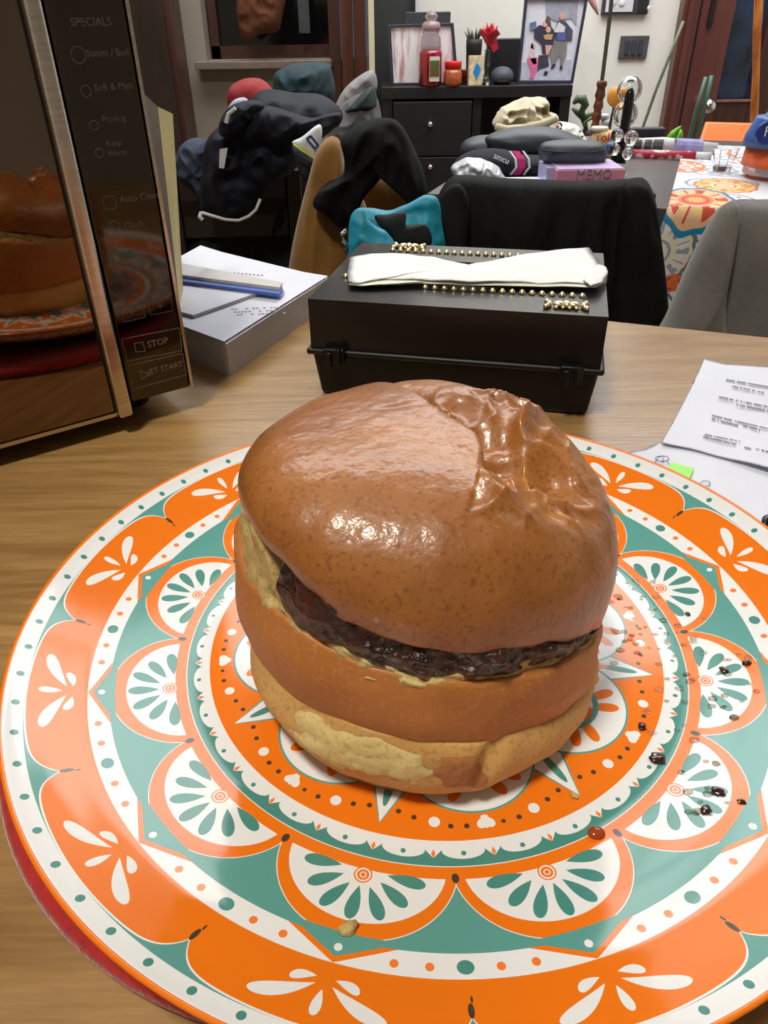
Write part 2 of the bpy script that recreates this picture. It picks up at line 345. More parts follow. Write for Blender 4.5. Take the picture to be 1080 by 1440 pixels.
# ================================================================= PLATE
R = 0.16; PC = Vector((0.0196, 0.22448, 0)); RZ = 0.034
def zprof(r):
    K = [(0, -.126), (.5, -.126), (.6, -.1245), (.66, -.116), (.75, -.0975), (.84, -.075), (.92, -.041), (1.0, 0.0)]
    for (a, za), (b_, zb_) in zip(K, K[1:]):
        if r <= b_ + 1e-9: return (za + (zb_ - za) * (r - a) / (b_ - a)) * R
    return 0
def plate_mat():
    m, nt, b = newmat('glazed_majolica_plate'); E.nt = nt; N = nt.nodes; L = nt.links
    tc = N.new('ShaderNodeTexCoord'); sp = N.new('ShaderNodeSeparateXYZ'); L.new(tc.outputs['Object'], sp.inputs[0])
    X = E(sp.outputs[0]) / R; Y = E(sp.outputs[1]) / R
    r = esqrt(esq(X) + esq(Y)); ang = eatan2(X, 0 - Y) * (180 / pi) + 720.0     # degrees, 0 at the side nearest the camera
    def fold(per, off):                                                       # signed degrees from the nearest off + k*per
        return E.op('FLOORED_MODULO', ang - off + per / 2, per) - per / 2
    OR = lin((238, 122, 24)); TE = lin((92, 158, 152)); WH = lin((232, 236, 240)); DK = lin((70, 62, 50)); GR = lin((74, 142, 134)); PO = lin((244, 128, 56))
    d = fold(30, 15); D = eabs(d); dr_ = d * (pi / 180); x = eabs(r * esin(dr_)); xs_ = r * esin(dr_); y = r * ecos(dr_)
    t = fold(30, 0); tr = t * (pi / 180); tx = r * esin(tr); ty = r * ecos(tr)
    p = Paint(OR)
    # inner disc and centre (mostly under the burger)
    f8 = fold(45, 7.7) * (pi / 180); fx = r * esin(f8); fy = r * ecos(f8); ax = eabs(fx)
    st = fold(45, 30) * (pi / 180); sx = eabs(r * esin(st)); sy = r * ecos(st)
    p.add(r < 0.30, TE); p.add(r < 0.27, WH); p.add(r < 0.2, OR)
    p.add(AND(sy > 0.30, sx < (0.545 - sy) * 0.42), TE); p.add(AND(sy > 0.30, sx < (0.542 - sy) * 0.37), WH)
    p.add(AND(sy > 0.30, disc(sx, sy, 0, 0.46, 0.009, 0.045)), GR); p.add(AND(sx < (0.44 - sy) * 0.5, sx > (0.40 - sy) * 0.5, sy > .3), OR)
    p.add(AND(sy > 0.3, disc(sx, sy, 0.052, 0.385, 0.011, 0.05)), OR)
    p.add(disc(fx, fy, 0, 0.362, 0.148), TE); p.add(disc(fx, fy, 0, 0.362, 0.143), WH)
    for k, (a, l0, l1) in enumerate(((0.32, .05, .128), (0.72, .05, .128), (1.15, .05, .128), (1.65, .05, .128), (2.1, .05, .12))):
        p.add(drop(ax, fy, sin(a) * l0, .362 + cos(a) * l0, sin(a + .16) * l1, .362 + cos(a + .16) * l1, .013), OR)
    p.add(disc(fx, fy, 0, 0.362, 0.082), TE); p.add(disc(fx, fy, 0, 0.40, 0.05, 0.03), WH); p.add(AND(ax < 0.022, disc(fx, fy, 0, .362, .07)), OR)
    # small marks in the orange ring
    w8 = fold(22.5, -3.4) * (pi / 180); p.add(disc(r * esin(w8), r * ecos(w8), 0, 0.526, 0.0115), WH)
    for da, rr, sz_ in ((3.5, .535, .0055), (6.9, .536, .0055), (14.9, .536, .0045), (18.5, .535, .0055)):
        q = fold(45, -3.4 + da) * (pi / 180); p.add(disc(r * esin(q), r * ecos(q), 0, rr, sz_), DK)
    for da, rr, sz_ in ((4, .519, .0055), (7.6, .511, .0055), (14.4, .510, .0055), (18.0, .519, .0055)):
        q = fold(45, 19.1 + da) * (pi / 180); p.add(disc(r * esin(q), r * ecos(q), 0, rr, sz_), DK)
    p.add(drop(ax, fy, 0.0, .518, .014, .543, .009), WH); p.add(drop(ax, fy, 0.0, .515, 0.0001, .545, .005), WH); p.add(disc(ax, fy, .0, .52, .008, .005), WH)
    # fringe
    e = eabs(fold(11.25, -3.6)); q1 = 0.603 - e * (0.017 / 1.6); q2 = 0.587 + esqrt(1 - esq((5.625 - e) / 4.1)) * 0.018
    c1 = e < 1.6; rb = q1 * c1 + q2 * (1 - c1)
    p.add(r > 0.567, WH); p.add(AND(r > rb), GR); g = eabs(fold(11.25, -3.6 + 5.625)) * (pi / 180)
    p.add(disc(r * esin(g), r * ecos(g), 0, .593, .0050), GR)
    p.add(((e * (pi / 180) * 0.594) / 0.0042 + eabs(r - .594) / 0.0095) < 1, PO)
    p.add(r > 0.6205, WH); p.add(r > 0.6225, OR)
    # half medallions on teal
    p.add(r > 0.648, TE)
    def outm(a, bq): return AND((esq(x / a) + esq((y - .63) / bq)) < 1, r > .648)
    p.add(outm(.1718, .1618), WH); p.add(outm(.170, .160), OR)
    p.add(AND(esq(x / .150) + esq((y - .63) / .127) < 1, r > .648), WH)
    for x0, y0, x1, y1 in ((0, .684, 0.0001, .753), (.019, .682, .056, .741), (.035, .667, .093, .704), (.044, .650, .117, .654)):
        p.add(drop(x, y, x0, y0, x1, y1, .0125), GR)
    p.add(disc(xs_, y, 0, .660, .0175), OR); p.add(disc(xs_, y, 0, .660, .0145), WH); p.add(disc(xs_, y, 0, .660, .0115), OR); p.add(disc(xs_, y, 0, .660, .0065), WH); p.add(disc(xs_, y, 0, .660, .0045), OR)
    p.add(disc(tx, ty, 0, .646, .007, .010), DK)
    # white band with dots and pointed teal petals
    p.add(r > 0.793, WH)
    p.add(disc(tx, ty, 0, .817, .0145, .0125), GR)
    for q in (4.1, 8.2):
        s_ = (eabs(t) - q) * (pi / 180); p.add(disc(r * esin(s_), r * ecos(s_), 0, .818, .0075), PO)
    p.add(AND(r > .793, (x / .092 + (y - .790) / .0475) < 1), OR); p.add(AND(r > .78, (x / .072 + (y - .790) / .0365) < 1), TE)
    p.add(disc(xs_, y, 0, .809, .0072), WH)
    # orange lobes, line and rim
    tn = D / 15.0; lobe = .957 - epow(tn, 2) * .007 - epow(tn, 10) * .045
    p.add(r > .838, OR); p.add(r > lobe - .0035, WH); p.add(r > lobe, TE)
    for x0, y0, x1, y1, wd, bd in ((.014, .880, .112, .919, .0125, .006), (.0, .888, .0001, .934, .0085, 0), (.016, .868, .058, .880, .0085, -.003)):
        p.add(drop(x, y, x0, y0, x1, y1, wd, bd), WH)
    p.add(disc(tx, ty, 0, .892, .005, .013), DK); p.add(disc(tx, ty, .003, .873, .002, .006), DK)
    p.add(r > .957, WH)
    dd = fold(360 / 70.0, -.15) * (pi / 180); p.add(disc(r * esin(dd), r * ecos(dd), 0, .972, .0078), GR)
    dm = (ang - 720) * (pi / 180) - radians(-105.5); p.add(eabs(r * esin(dm)) < .016, WH) if False else None
    p.add(r > .9925, OR)
    L.new(p.c, b.inputs['Base Color']); b.inputs['Roughness'].default_value = 0.11; b.inputs['IOR'].default_value = 1.42
    b.inputs['Coat Weight'].default_value = 0.08; b.inputs['Coat Roughness'].default_value = 0.06
    nz = N.new('ShaderNodeTexNoise'); nz.inputs['Scale'].default_value = 40; L.new(tc.outputs['Object'], nz.inputs[0]); bp = N.new('ShaderNodeBump'); bp.inputs['Strength'].default_value = .03; bp.inputs['Distance'].default_value = .001
    L.new(nz.outputs[0], bp.inputs['Height']); L.new(bp.outputs[0], b.inputs['Normal']); L.new(bp.outputs[0], b.inputs['Coat Normal'])
    return m
mb = MB(); prof = [(0.0001, zprof(0))] + [(R * i / 60, zprof(i / 60)) for i in range(1, 60)] + [(R * .994, zprof(.994) + .0006), (R * 1.0, .0004), (R * 1.002, -.0006), (R * .999, -.0022)] + [(R * i / 20, zprof(i / 20) - .0042) for i in range(19, 13, -1)] + [(R * .6, -.0245), (R * .57, -.0255), (R * .56, -.0245), (0.0001, -.0242)]
mb.lathe((0, 0, 0), prof, 192)
plate = mb.build('dinner_plate', plate_mat(), None, True); plate.location = (PC.x, PC.y, RZ)
tag(plate, 'large round white plate with orange and teal mandala print, under the burger', 'plate')
rd = MB().lathe((0, 0, 0), [(0.0001, 0), (R * .84, 0), (R * .865, 0.001), (R * .875, .004), (R * .865, .007), (R * .84, .0078), (0.0001, .0078)], 96).build('trivet', P('red_felt', (170, 26, 26), .9, .15, 200, .3, 500, sheen=.4), None, True)
rd.location = (PC.x - .030, PC.y - .002, 0.0); tag(rd, 'round red mat under the patterned plate', 'mat')
# ================================================================= BURGER
BC = Vector((.0145, .213, 0)); PT = RZ + zprof(0)         # plate top
def interp(tab, a):
    a = (a + 180) % 360 - 180; k = tab
    if a <= k[0][0]: return k[0][1]
    for (p0, q0), (p1, q1) in zip(k, k[1:]):
        if a <= p1: s = (a - p0) / (p1 - p0); s = s * s * (3 - 2 * s); return q0 + (q1 - q0) * s
    return k[-1][1]
T_low = [(-180, .074), (-120, .086), (-90, .094), (-75, .098), (-60, .1005), (-46, .0985), (-33, .0935), (-24, .0875), (-13, .0835), (-3, .0812), (14, .0775), (29, .0742), (49, .0640), (64, .057), (90, .049), (130, .058), (180, .074)]
M_top = [(-180, .07), (-110, .08), (-78, .084), (-66, .0795), (-46, .0775), (-32, .0745), (-17, .0712), (-3, .0690), (16, .0662), (41, .0615), (55, .0575), (75, .049), (90, .045), (130, .058), (180, .07)]
M_bot = [(-180, .04), (-110, .038), (-76, .040), (-58, .0445), (-39, .0456), (-18, .0447), (-2, .043), (18, .0405), (43, .0356), (61, .032), (90, .03), (180, .04)]
def nz3(x, y, z, s, o=0.0): return noise.noise(Vector((x * s + o, y * s, z * s + o)))
def ring_mesh(fn, nr, na):
    vs = []; fs = []
    for i in range(nr + 1):
        for k in range(na): vs.append(fn(i / nr, -180 + 360 * k / na))
    for i in range(nr):
        for k in range(na): fs.append((i * na + k, i * na + (k + 1) % na, (i + 1) * na + (k + 1) % na, (i + 1) * na + k))
    fs += [list(range(na - 1, -1, -1)), [nr * na + k for k in range(na)]]
    return vs, fs
def pol_(a, rr, z): a = radians(a); return Vector((BC.x + rr * sin(a), BC.y - rr * cos(a), z))
def bread(name, c1, c2, c3, rough, bumpS, glossy):
    m, nt, b = newmat(name); N = nt.nodes; L = nt.links
    tc = N.new('ShaderNodeTexCoord'); n1 = N.new('ShaderNodeTexNoise'); n1.inputs['Scale'].default_value = 22; n1.inputs['Detail'].default_value = 3; L.new(tc.outputs['Object'], n1.inputs[0])
    n2 = N.new('ShaderNodeTexNoise'); n2.inputs['Scale'].default_value = 620; n2.inputs['Detail'].default_value = 3; L.new(tc.outputs['Object'], n2.inputs[0])
    cr = N.new('ShaderNodeValToRGB'); L.new(n1.outputs[0], cr.inputs[0]); cr.color_ramp.elements[0].position = .3; cr.color_ramp.elements[1].position = .7
    cr.color_ramp.elements[0].color = (*lin(c1), 1); cr.color_ramp.elements[1].color = (*lin(c2), 1)
    r2 = N.new('ShaderNodeValToRGB'); L.new(n2.outputs[0], r2.inputs[0]); r2.color_ramp.elements[0].position = .54; r2.color_ramp.elements[1].position = .66; r2.color_ramp.elements[1].color = (.6, .6, .6, 1); r2.color_ramp.elements[0].color = (0, 0, 0, 1)
    mx = N.new('ShaderNodeMix'); mx.data_type = 'RGBA'; L.new(r2.outputs[0], mx.inputs[0]); L.new(cr.outputs[0], mx.inputs[6]); mx.inputs[7].default_value = (*lin(c3), 1)
    L.new(mx.outputs[2], b.inputs['Base Color'])
    n3 = N.new('ShaderNodeTexNoise'); n3.inputs['Scale'].default_value = 160; n3.inputs['Detail'].default_value = 4; L.new(tc.outputs['Object'], n3.inputs[0])
    bp = N.new('ShaderNodeBump'); bp.inputs['Strength'].default_value = bumpS; bp.inputs['Distance'].default_value = .0012; L.new(n3.outputs[0], bp.inputs['Height']); L.new(bp.outputs[0], b.inputs['Normal'])
    b.inputs['Roughness'].default_value = rough; b.inputs['Coat Weight'].default_value = glossy; b.inputs['Coat Roughness'].default_value = .17; L.new(bp.outputs[0], b.inputs['Coat Normal'])
    b.inputs['Subsurface Weight'].default_value = .15; b.inputs['Subsurface Radius'].default_value = (.006, .003, .001); b.inputs['Subsurface Scale'].default_value = 1
    return m
top_m = bread('glazed_top_crust', (136, 80, 32), (176, 114, 52), (114, 64, 24), .46, .6, .42)
mid_m = bread('brown_side_crust', (168, 102, 42), (188, 122, 58), (198, 138, 78), .6, .25, .05)
bot_m = bread('pale_bottom_crust', (190, 142, 76), (214, 176, 108), (172, 118, 58), .65, .35, .0)
crumb_m = bread('pale_crumb', (176, 148, 88), (212, 190, 132), (146, 108, 56), .9, 1.0, 0)
patty_m = P('glazed_dark_patty', (66, 30, 20), .2, .5, 120, 1.0, 300, rgb2=(26, 11, 8), coat=.0, spec=.6)
bg = thing('burger', 'tall brown bun burger with dark glazed patty on the patterned plate', 'burger', (BC.x, BC.y, PT))
# curve of the deep crease on the crown (local x, y)
CREASE = [(-.020, .050), (-.012, .038), (-.004, .024), (.004, .012), (.011, .002), (.0165, -.007), (.0170, -.016), (.014, -.026)]
def crease(x, y):
    best = (9, 0, 0)
    for i, ((x0, y0), (x1, y1)) in enumerate(zip(CREASE, CREASE[1:])):
        dx, dy = x1 - x0, y1 - y0; t = max(0, min(1, ((x - x0) * dx + (y - y0) * dy) / (dx * dx + dy * dy)))
        qx, qy = x - x0 - t * dx, y - y0 - t * dy; dd = sqrt(qx * qx + qy * qy)
        if dd < best[0]: best = (dd, (dx * (y - y0) - dy * (x - x0)), (i + t) / (len(CREASE) - 1))
    return best[0] * (-1 if best[1] > 0 else 1), best[2]       # positive on the left lobe
def smooth(a, b_, x): t = max(0, min(1, (x - a) / (b_ - a))); return t * t * (3 - 2 * t)
def topbun(t, a):
    lo = interp(T_low, a) + .0012 * nz3(sin(radians(a)), cos(radians(a)), 0, 6) ; RM = .0664 + .0012 * nz3(sin(radians(a)), cos(radians(a)), 3, 2.2) - .002 * cos(radians(a)) - .0050 * smooth(-20, -95, a) * (1 - smooth(-140, -180, a)) * (a < 0) if a < 0 else .0664 - .002 * cos(radians(a)) + .0012 * nz3(sin(radians(a)), cos(radians(a)), 3, 2.2)
    if t < .12: s = t / .12; rr = RM * (.60 + .38 * s); z = lo + .003 * (1 - s) ** 2 + .001 * (1 - s); return pol_(a, rr, z)
    s = (t - .12) / .88; th = s * pi / 2 * 1.0
    zt = .1190
    k = 1 - (1 - s) ** 1.0
    rr = RM * (max(0, cos(th + 0)) ** .62) if s > .18 else 0
    # side: bulges from .94 at the hem to 1 and over the crown
    ph = -0.24 + (pi / 2 + .24) * s; rr = RM * max(0, cos(ph)) ** .60; hz = (sin(ph) + sin(.24)) / (1 + sin(.24)) ; hz = max(hz, 0) ** .92
    z = lo + (zt - lo) * hz
    p = pol_(a, rr, z); x, y = p.x - BC.x, p.y - BC.y
    rad = sqrt(x * x + y * y)
    # general tilt and lumpiness
    z = p.z + smooth(0, 1, hz) * (-.035 * x - .02 * y) + .0016 * nz3(p.x, p.y, p.z, 28)
    d, al = crease(x, y); w_ = smooth(-.05, .30, al) * (1 - smooth(.80, 1.0, al)); up = smooth(.25, .8, hz)
    dd = -d; side = smooth(-.0016, .0022, dd)
    z += up * w_ * (.0012 * exp(-((d - .004) / .007) ** 2) - side * .0165 * exp(-max(0, dd - .002) / .0070))
    z -= up * smooth(-.002, .004, dd) * .0115 * exp(-((x - .034) ** 2 + (y + .015) ** 2) / (2 * .0140 ** 2))
    z += up * .0022 * exp(-((sqrt((x - .034) ** 2 + (y + .015) ** 2) - .026) / .006) ** 2) * smooth(-.002, .006, dd)
    cx_, cy_ = .025, -.008; rx, ry = x - cx_, y - cy_; q = sqrt(rx * rx + ry * ry); an = atan2(ry, rx)
    wx = x + .004 * noise.noise(Vector((x * 60, y * 60, 2))); wy = y + .004 * noise.noise(Vector((x * 60, y * 60, 9)))
    wv = (1 - 2.2 * abs(noise.noise(Vector((wx * 34 + wy * 22, wy * 40 - wx * 14, 1.7))))) ** 3 - .35 + .45 * ((1 - 2 * abs(noise.noise(Vector((wx * 85, wy * 70 + 5, 3))))) ** 2 - .4)
    wr = smooth(.001, .010, q) * (1 - smooth(.030, .050, q)) * smooth(-.001, .004, dd)
    z += up * wr * wv * .0062 * (1 - .75 * smooth(.040, .058, rad))
    # faint scratch folds on the left lobe
    z -= up * .0006 * exp(-((y - .012 - .2 * x) / .0014) ** 2) * smooth(-.02, -.010, x) * (1 - smooth(.002, .008, x))
    p.z = z; return p
vs, fs = ring_mesh(topbun, 150, 330)
# glossy blisters on the front: real relief
raw('top_bun', vs, fs, top_m, bg, True)
def midbun(t, a):
    lo = interp(M_bot, a) - .0015; hi = interp(M_top, a) + .0006 * nz3(sin(radians(a)), cos(radians(a)), 0, 12); wob = .0012 * nz3(sin(radians(a)), cos(radians(a)), t, 2.5)
    if t < .12: s = t / .12; return pol_(a, (.030 + .0335 * s), lo + .0004)
    if t > .92: s = (t - .92) / .08; return pol_(a, .0655 - .030 * s, hi - .001 * s)
    s = (t - .12) / .80; b_ = sin(pi * (s * .9 + .05)); RM = .0645 + (.0018 if a < -20 else 0) * smooth(-20, -80, a) + .0008 * cos(radians(a))
    return pol_(a, RM - .0022 + .0034 * b_ ** .6 + wob + .0006 * nz3(sin(radians(a)) * .065, cos(radians(a)) * .065, s * .03, 90), lo + (hi - lo) * s)
vs, fs = ring_mesh(midbun, 40, 240); mid = raw('middle_bun', vs, fs, mid_m, bg, True)
def crumb(t, a):
    ex = .0045 + .017 * smooth(-40, -62, a) * (1 - smooth(-95, -130, a)) if a < 0 else .0035
    hi = interp(M_top, a); hi2 = min(hi + ex, interp(T_low, a) + .001) ; s = t
    j = .0011 * nz3(sin(radians(a)) * .06, cos(radians(a)) * .06, s * .02, 330) + .0012 * nz3(sin(radians(a)) * .06, cos(radians(a)) * .06, s * .02, 140, 5)
    if t > .8: return pol_(a, (.0628 - .004) * (1 - (t - .8) * 4.9), hi2)
    s = t / .8; return pol_(a, .0645 - .0028 * s + j, hi - .004 + (hi2 - hi + .004) * s + j)
vs, fs = ring_mesh(crumb, 24, 320); raw('crumb', vs, fs, crumb_m, mid, True)
def patty(t, a):
    lo = interp(M_top, a) + .0005; hi = interp(T_low, a) + .0015; s = t
    rb = .0625 - .012 * smooth(-44, -56, a) if a < 0 else .0625
    rb -= .005 * smooth(58, 90, abs(a)) if a > 0 else 0
    j = nz3(sin(radians(a)) * .06, cos(radians(a)) * .06, s * .02, 95) * .0034 + nz3(sin(radians(a)) * .06, cos(radians(a)) * .06, s * .02, 260) * .0014
    if t < .1: return pol_(a, rb * (.3 + 7 * t), lo)
    if t > .9: return pol_(a, rb * (.3 + 7 * (1 - t)), hi)
    s = (t - .1) / .8; return pol_(a, rb + .0015 * sin(pi * s) + j, lo + (hi - lo) * s + j * .5)
vs, fs = ring_mesh(patty, 36, 420); raw('patty', vs, fs, patty_m, bg, True)
def botbun(t, a):
    hi = interp(M_bot, a) + .001; lo = PT + .0002
    if t < .2: s = t / .2; return pol_(a, .030 + .0325 * s, lo + .0002 * s) + Vector((0, -.003, 0))
    s = (t - .2) / .8; ph = -.95 + (.95 + .60) * s
    rr = .0405 + .0252 * cos(ph) ** .7
    rr += .0013 * nz3(sin(radians(a)), cos(radians(a)), s, 2.6) + .0007 * nz3(sin(radians(a)) * .06, cos(radians(a)) * .06, s * .02, 120)
    # creased, pushed-in patch at the front right
    rr -= .0035 * exp(-((a - 4 - 14 * s) / 3.4) ** 2) * smooth(.2, .7, s) - .0012 * exp(-((a - 14) / 6) ** 2)
    z = lo + (hi - lo) * max(0, (sin(ph) + sin(.95)) / (sin(.6) + sin(.95)))
    return pol_(a, rr, z) + Vector((0, -.003, 0))
vs, fs = ring_mesh(botbun, 44, 260); bb0 = raw('bottom_bun', vs, fs, bot_m, bg, True)
def skin_patch(nm, fn, a0, a1, t0, t1, off, m, parent, na=60, nt_=20, rag=9):
    vs = []; fs = []
    for i in range(nt_ + 1):
        for k in range(na + 1):
            e_ = min(i / nt_, 1 - i / nt_) * 2; g_ = min(k / na, 1 - k / na) * 2; a = a0 + (a1 - a0) * k / na; t = t0 + (t1 - t0) * i / nt_
            n_ = noise.noise(Vector((a * .12, t * rag, 1.3))) * .35
            h_ = off * min(1, (min(e_, g_) + n_ - .25) * 5); p = fn(t, a); q_ = Vector((p.x - BC.x, p.y - BC.y, 0)).normalized(); j = noise.noise(p * 420) * .0005 if h_ > 0 else 0
            vs.append(p + q_ * (max(h_, -.0015) + j))
    for i in range(nt_):
        for k in range(na): fs.append((i * (na + 1) + k, i * (na + 1) + k + 1, (i + 1) * (na + 1) + k + 1, (i + 1) * (na + 1) + k))
    return raw(nm, vs, fs, m, parent, True)
torn_m = bread('torn_pale_crumb', (208, 186, 120), (224, 206, 148), (190, 158, 92), .8, .8, 0)
tag(skin_patch('torn_patch', botbun, -46, 4, .50, .97, .0007, torn_m, bb0), 'pale yellow torn patch')
tag(skin_patch('brown_fold', botbun, -2, 17, .46, .98, .0009, bread('brown_fold_crust', (150, 92, 42), (178, 122, 66), (140, 84, 36), .6, .4, .1), bb0, 40), 'brown creased fold')
# crumbs and sauce on the plate
def on_plate(px, py):
    z = RZ + zprof(.55)
    for _ in range(12):
        p = U(px, py, z); z = RZ + zprof(min(1, (Vector((p.x, p.y, 0)) - PC).length / R))
    return p
sauce = P('dark_sauce', (52, 22, 16), .15, .4, 300, coat=.8)
def bit(name, px, py, r, m, label, cat, group, sq=.5, seed=0):
    p = on_plate(px, py)
    o = MB().ell((0, 0, 0), (r, r * .75, r * sq), 12, 8, fn=lambda q: 1 + .45 * noise.noise(q * 1.7 + Vector((seed, seed, 0)))).build(name, m, None, True)
    o.location = (p.x, p.y, p.z + r * sq * .55); o.rotation_euler = (0, 0, seed); tag(o, label, cat, group)
SP = 'sauce spots on the right of the plate'
for i, (px, py, r, lb) in enumerate([(925, 1068, .0030, 'largest dark sauce spot, on the fringe band right of the burger'), (903, 1022, .0020, 'reddish brown sauce spot nearest the white tulip mark'), (1010, 1115, .0022, 'dark oblong sauce spot on a teal petal at lower right'), (993, 1140, .0020, 'brown sauce spot just below the oblong one at lower right'), (1018, 943, .0020, 'brown sauce spot on the white medallion at far right'), (1050, 933, .0020, 'sauce spot at the orange medallion edge, far right'), (967, 864, .0014, 'small dark speck on the upper right medallion'), (1043, 1128, .0014, 'dark sauce speck on the teal field at lower right')]):
    bit('sauce_spot', px, py, r, sauce, lb, 'sauce spot', SP, .35, i * 1.3)
for i, (px, py, r, lb) in enumerate([(490, 1308, .0026, 'yellow bread crumb on the teal band below the burger'), (808, 1120, .0014, 'tiny bread crumb right of the bun base')]):
    bit('bread_crumb', px, py, r, crumb_m, lb, 'crumb', 'bread crumbs on the plate', .6, i * 2.1 + .4)
gd = MB(); rnd = random.Random(3)
for i in range(90):
    px, py = rnd.choice([(900, 880), (950, 1000), (1000, 1090), (890, 860), (1040, 960), (955, 905)]); px += rnd.uniform(-42, 38); py += rnd.uniform(-45, 55)
    p = on_plate(min(px, 1075), py); r = rnd.uniform(.0005, .0013); gd.ell((p.x, p.y, p.z + r * .1), (r * 1.5, r * 1.1, r * .3), 10, 6)
tag(gd.build('grease_drops', P('clear_grease', (255, 250, 236), .03, .01, trans=1.0, ior=1.25), None, True), 'clear shiny grease droplets on the right side of the plate', 'grease', kind='stuff')
tg = on_plate(838, 1173); tag(MB().ell((tg.x, tg.y, tg.z + .0008), (.0028, .0022, .0012)).build('grease_drop', P('amber_drop', (190, 90, 40), .05, .1, trans=.5), None, True), 'single amber grease drop below the burger at its right', 'grease')
# ================================================================= MICROWAVE
MA = Vector((-.137, .479, .0125)); MBp = Vector((-.237, .408, .0125)); ex = (MA - MBp).normalized(); nn = Vector((ex.y, -ex.x, 0))
def mw(px, py): q = on_plane(px, py, MA, nn); return Vector(((q - MA).dot(ex), 0, q.z))
mwt = thing('microwave_oven', 'dark glass microwave oven with steel handle strip at the left of the table', 'microwave', (-.40, .42, 0))
def MF(lo, hi, name, m, parent=mwt, bevel=0.0): return MB().frame_box(Vector((MA.x, MA.y, 0)), ex, -nn, Z, lo, hi).build(name, m, parent, bevel=bevel)
steel = P('brushed_steel', (205, 196, 186), .24, .1, 20, metal=1, stretch=(1, 1, 30))
dglass = P('tinted_mirror_glass', (122, 104, 88), .03, .03, 4, metal=1)
pglass = P('black_panel_glass', (80, 73, 66), .06, .03, 4, metal=1)
mbody = P('microwave_black_shell', (24, 22, 22), .4, .1)
HT = .30
a_hs0 = mw(155, 576).x; a_hs1 = mw(176, 570).x; pb = mw(178, 562); print('mw', a_hs0, a_hs1, mw(267, 536), mw(0, 618), mw(178, 562), mw(18, 0), mw(50, 0), mw(178, 0))
MF((-.46, .004, .018), (.0, .34, HT), 'body', mbody, bevel=.004)
door = MF((-.455, -.012, .0125), (a_hs1 - .001, .004, HT - .002), 'door', mbody, bevel=.002)
MF((-.45, -.0135, .016), (a_hs0 - .001, -.011, HT - .008), 'door_glass', dglass, door)
MF((-.455, -.0140, .0125), (a_hs0, -.0115, .0150), 'door_trim', steel, door)
MF((a_hs0, -.020, .0125), (a_hs1 - .001, -.006, HT - .002), 'handle', steel, door, bevel=.002)
pan = MF((a_hs1 + .0015, -.012, .0178), (-.0012, .004, HT - .002), 'control_panel', pglass, bevel=.002)
MF((-.0012, -.0125, .0178), (.0008, .004, HT - .002), 'panel_trim', steel)
for i, a in enumerate((-.42, -.03)):
    for bdy in (.03, .3):
        MB().lathe(Vector((MA.x, MA.y, 0)) + ex * a - nn * bdy, [(.011, 0), (.012, .004), (.01, .019)], 16).build('foot', P('rubber', (16, 16, 16), .8), mwt)
ink = P('pale_panel_print', (112, 106, 98), .6, .05)
inkd = P('dim_panel_print', (78, 73, 66), .6, .05)
PO_ = MA + nn * .0122; PO_.z = 0
def mp(px, py): q = on_plane(px, py, PO_, nn); return q
def ptext(s, px, py, size, m=inkd): text_mesh('lettering', s, size, m, pan, mp(px, py), ex, Z, .00008)
def pline(pts, m, wd=.0004, close=True):
    q = [on_plane(x_, y_, PO_, nn) for x_, y_ in pts]
    if close: q.append(q[0])
    g = MB()
    for p0, p1 in zip(q, q[1:]):
        dv = (p1 - p0).normalized(); s_ = dv.cross(nn).normalized() * wd / 2; g.prism([p0 - s_, p1 - s_, p1 + s_, p0 + s_], nn * .0001)
    g.build('button_outline', m, pan)
ptext('SPECIALS', 100, 37, 0.00521); ptext('Steam / Boil', 122, 80, 0.00470); ptext('Soft & Melt', 133, 128, 0.00470); ptext('Proving', 144, 172, 0.00437); ptext('Keep', 150, 206, 0.00420); ptext('Warm', 152, 220, 0.00420)
ptext('Auto Clean', 169, 285, 0.00504); ptext('Clock', 175, 322, 0.00504); ptext('Mute', 181, 358, 0.00420)
ptext('STOP', 208, 489, 0.00588, ink); ptext('JET START', 209, 527, 0.00521, ink)
def circ(px, py, r): c = mp(px, py); return [(c, r)]
def pring(px, py, r, m=inkd, sq=False):
    c = mp(px, py); g = MB(); n_ = 24; r *= .72
    for k_ in range(n_):
        def pt(a): 
            q = Vector((cos(a), sin(a))); 
            if sq: mxx = max(abs(q.x), abs(q.y)) ** .75; q = q / mxx
            return c + ex * (q.x * r) + Z * (q.y * r)
        p0, p1 = pt(2 * pi * k_ / n_), pt(2 * pi * (k_ + 1) / n_); dv = (p1 - p0).normalized(); s_ = dv.cross(nn).normalized() * .0002; g.prism([p0 - s_, p1 - s_, p1 + s_, p0 + s_], nn * .0001)
    g.build('icon', m, pan)
pring(110, 77, .0052); pring(121, 128, .0036); pring(154, 285, .0048, inkd, True); pring(161, 318, .0042); pring(132, 176, .0032); pring(140, 215, .0032)
pline([(171, 477), (252, 461), (256, 493), (179, 508)], ink); pline([(180, 514), (257, 497), (262, 527), (187, 547)], ink)
pline([(189, 483), (201, 481), (204, 494), (191, 495)], ink); pline([(197, 521), (209, 526), (200, 533)], ink)
pline([(158, 352), (165, 349), (168, 362), (160, 357)], inkd); pline([(169, 433), (201, 428), (204, 446), (174, 453)], inkd); pline([(208, 424), (240, 418), (243, 437), (212, 443)], inkd)
ptext('-', 184, 445, 0.00672); ptext('+', 222, 436, 0.00672)
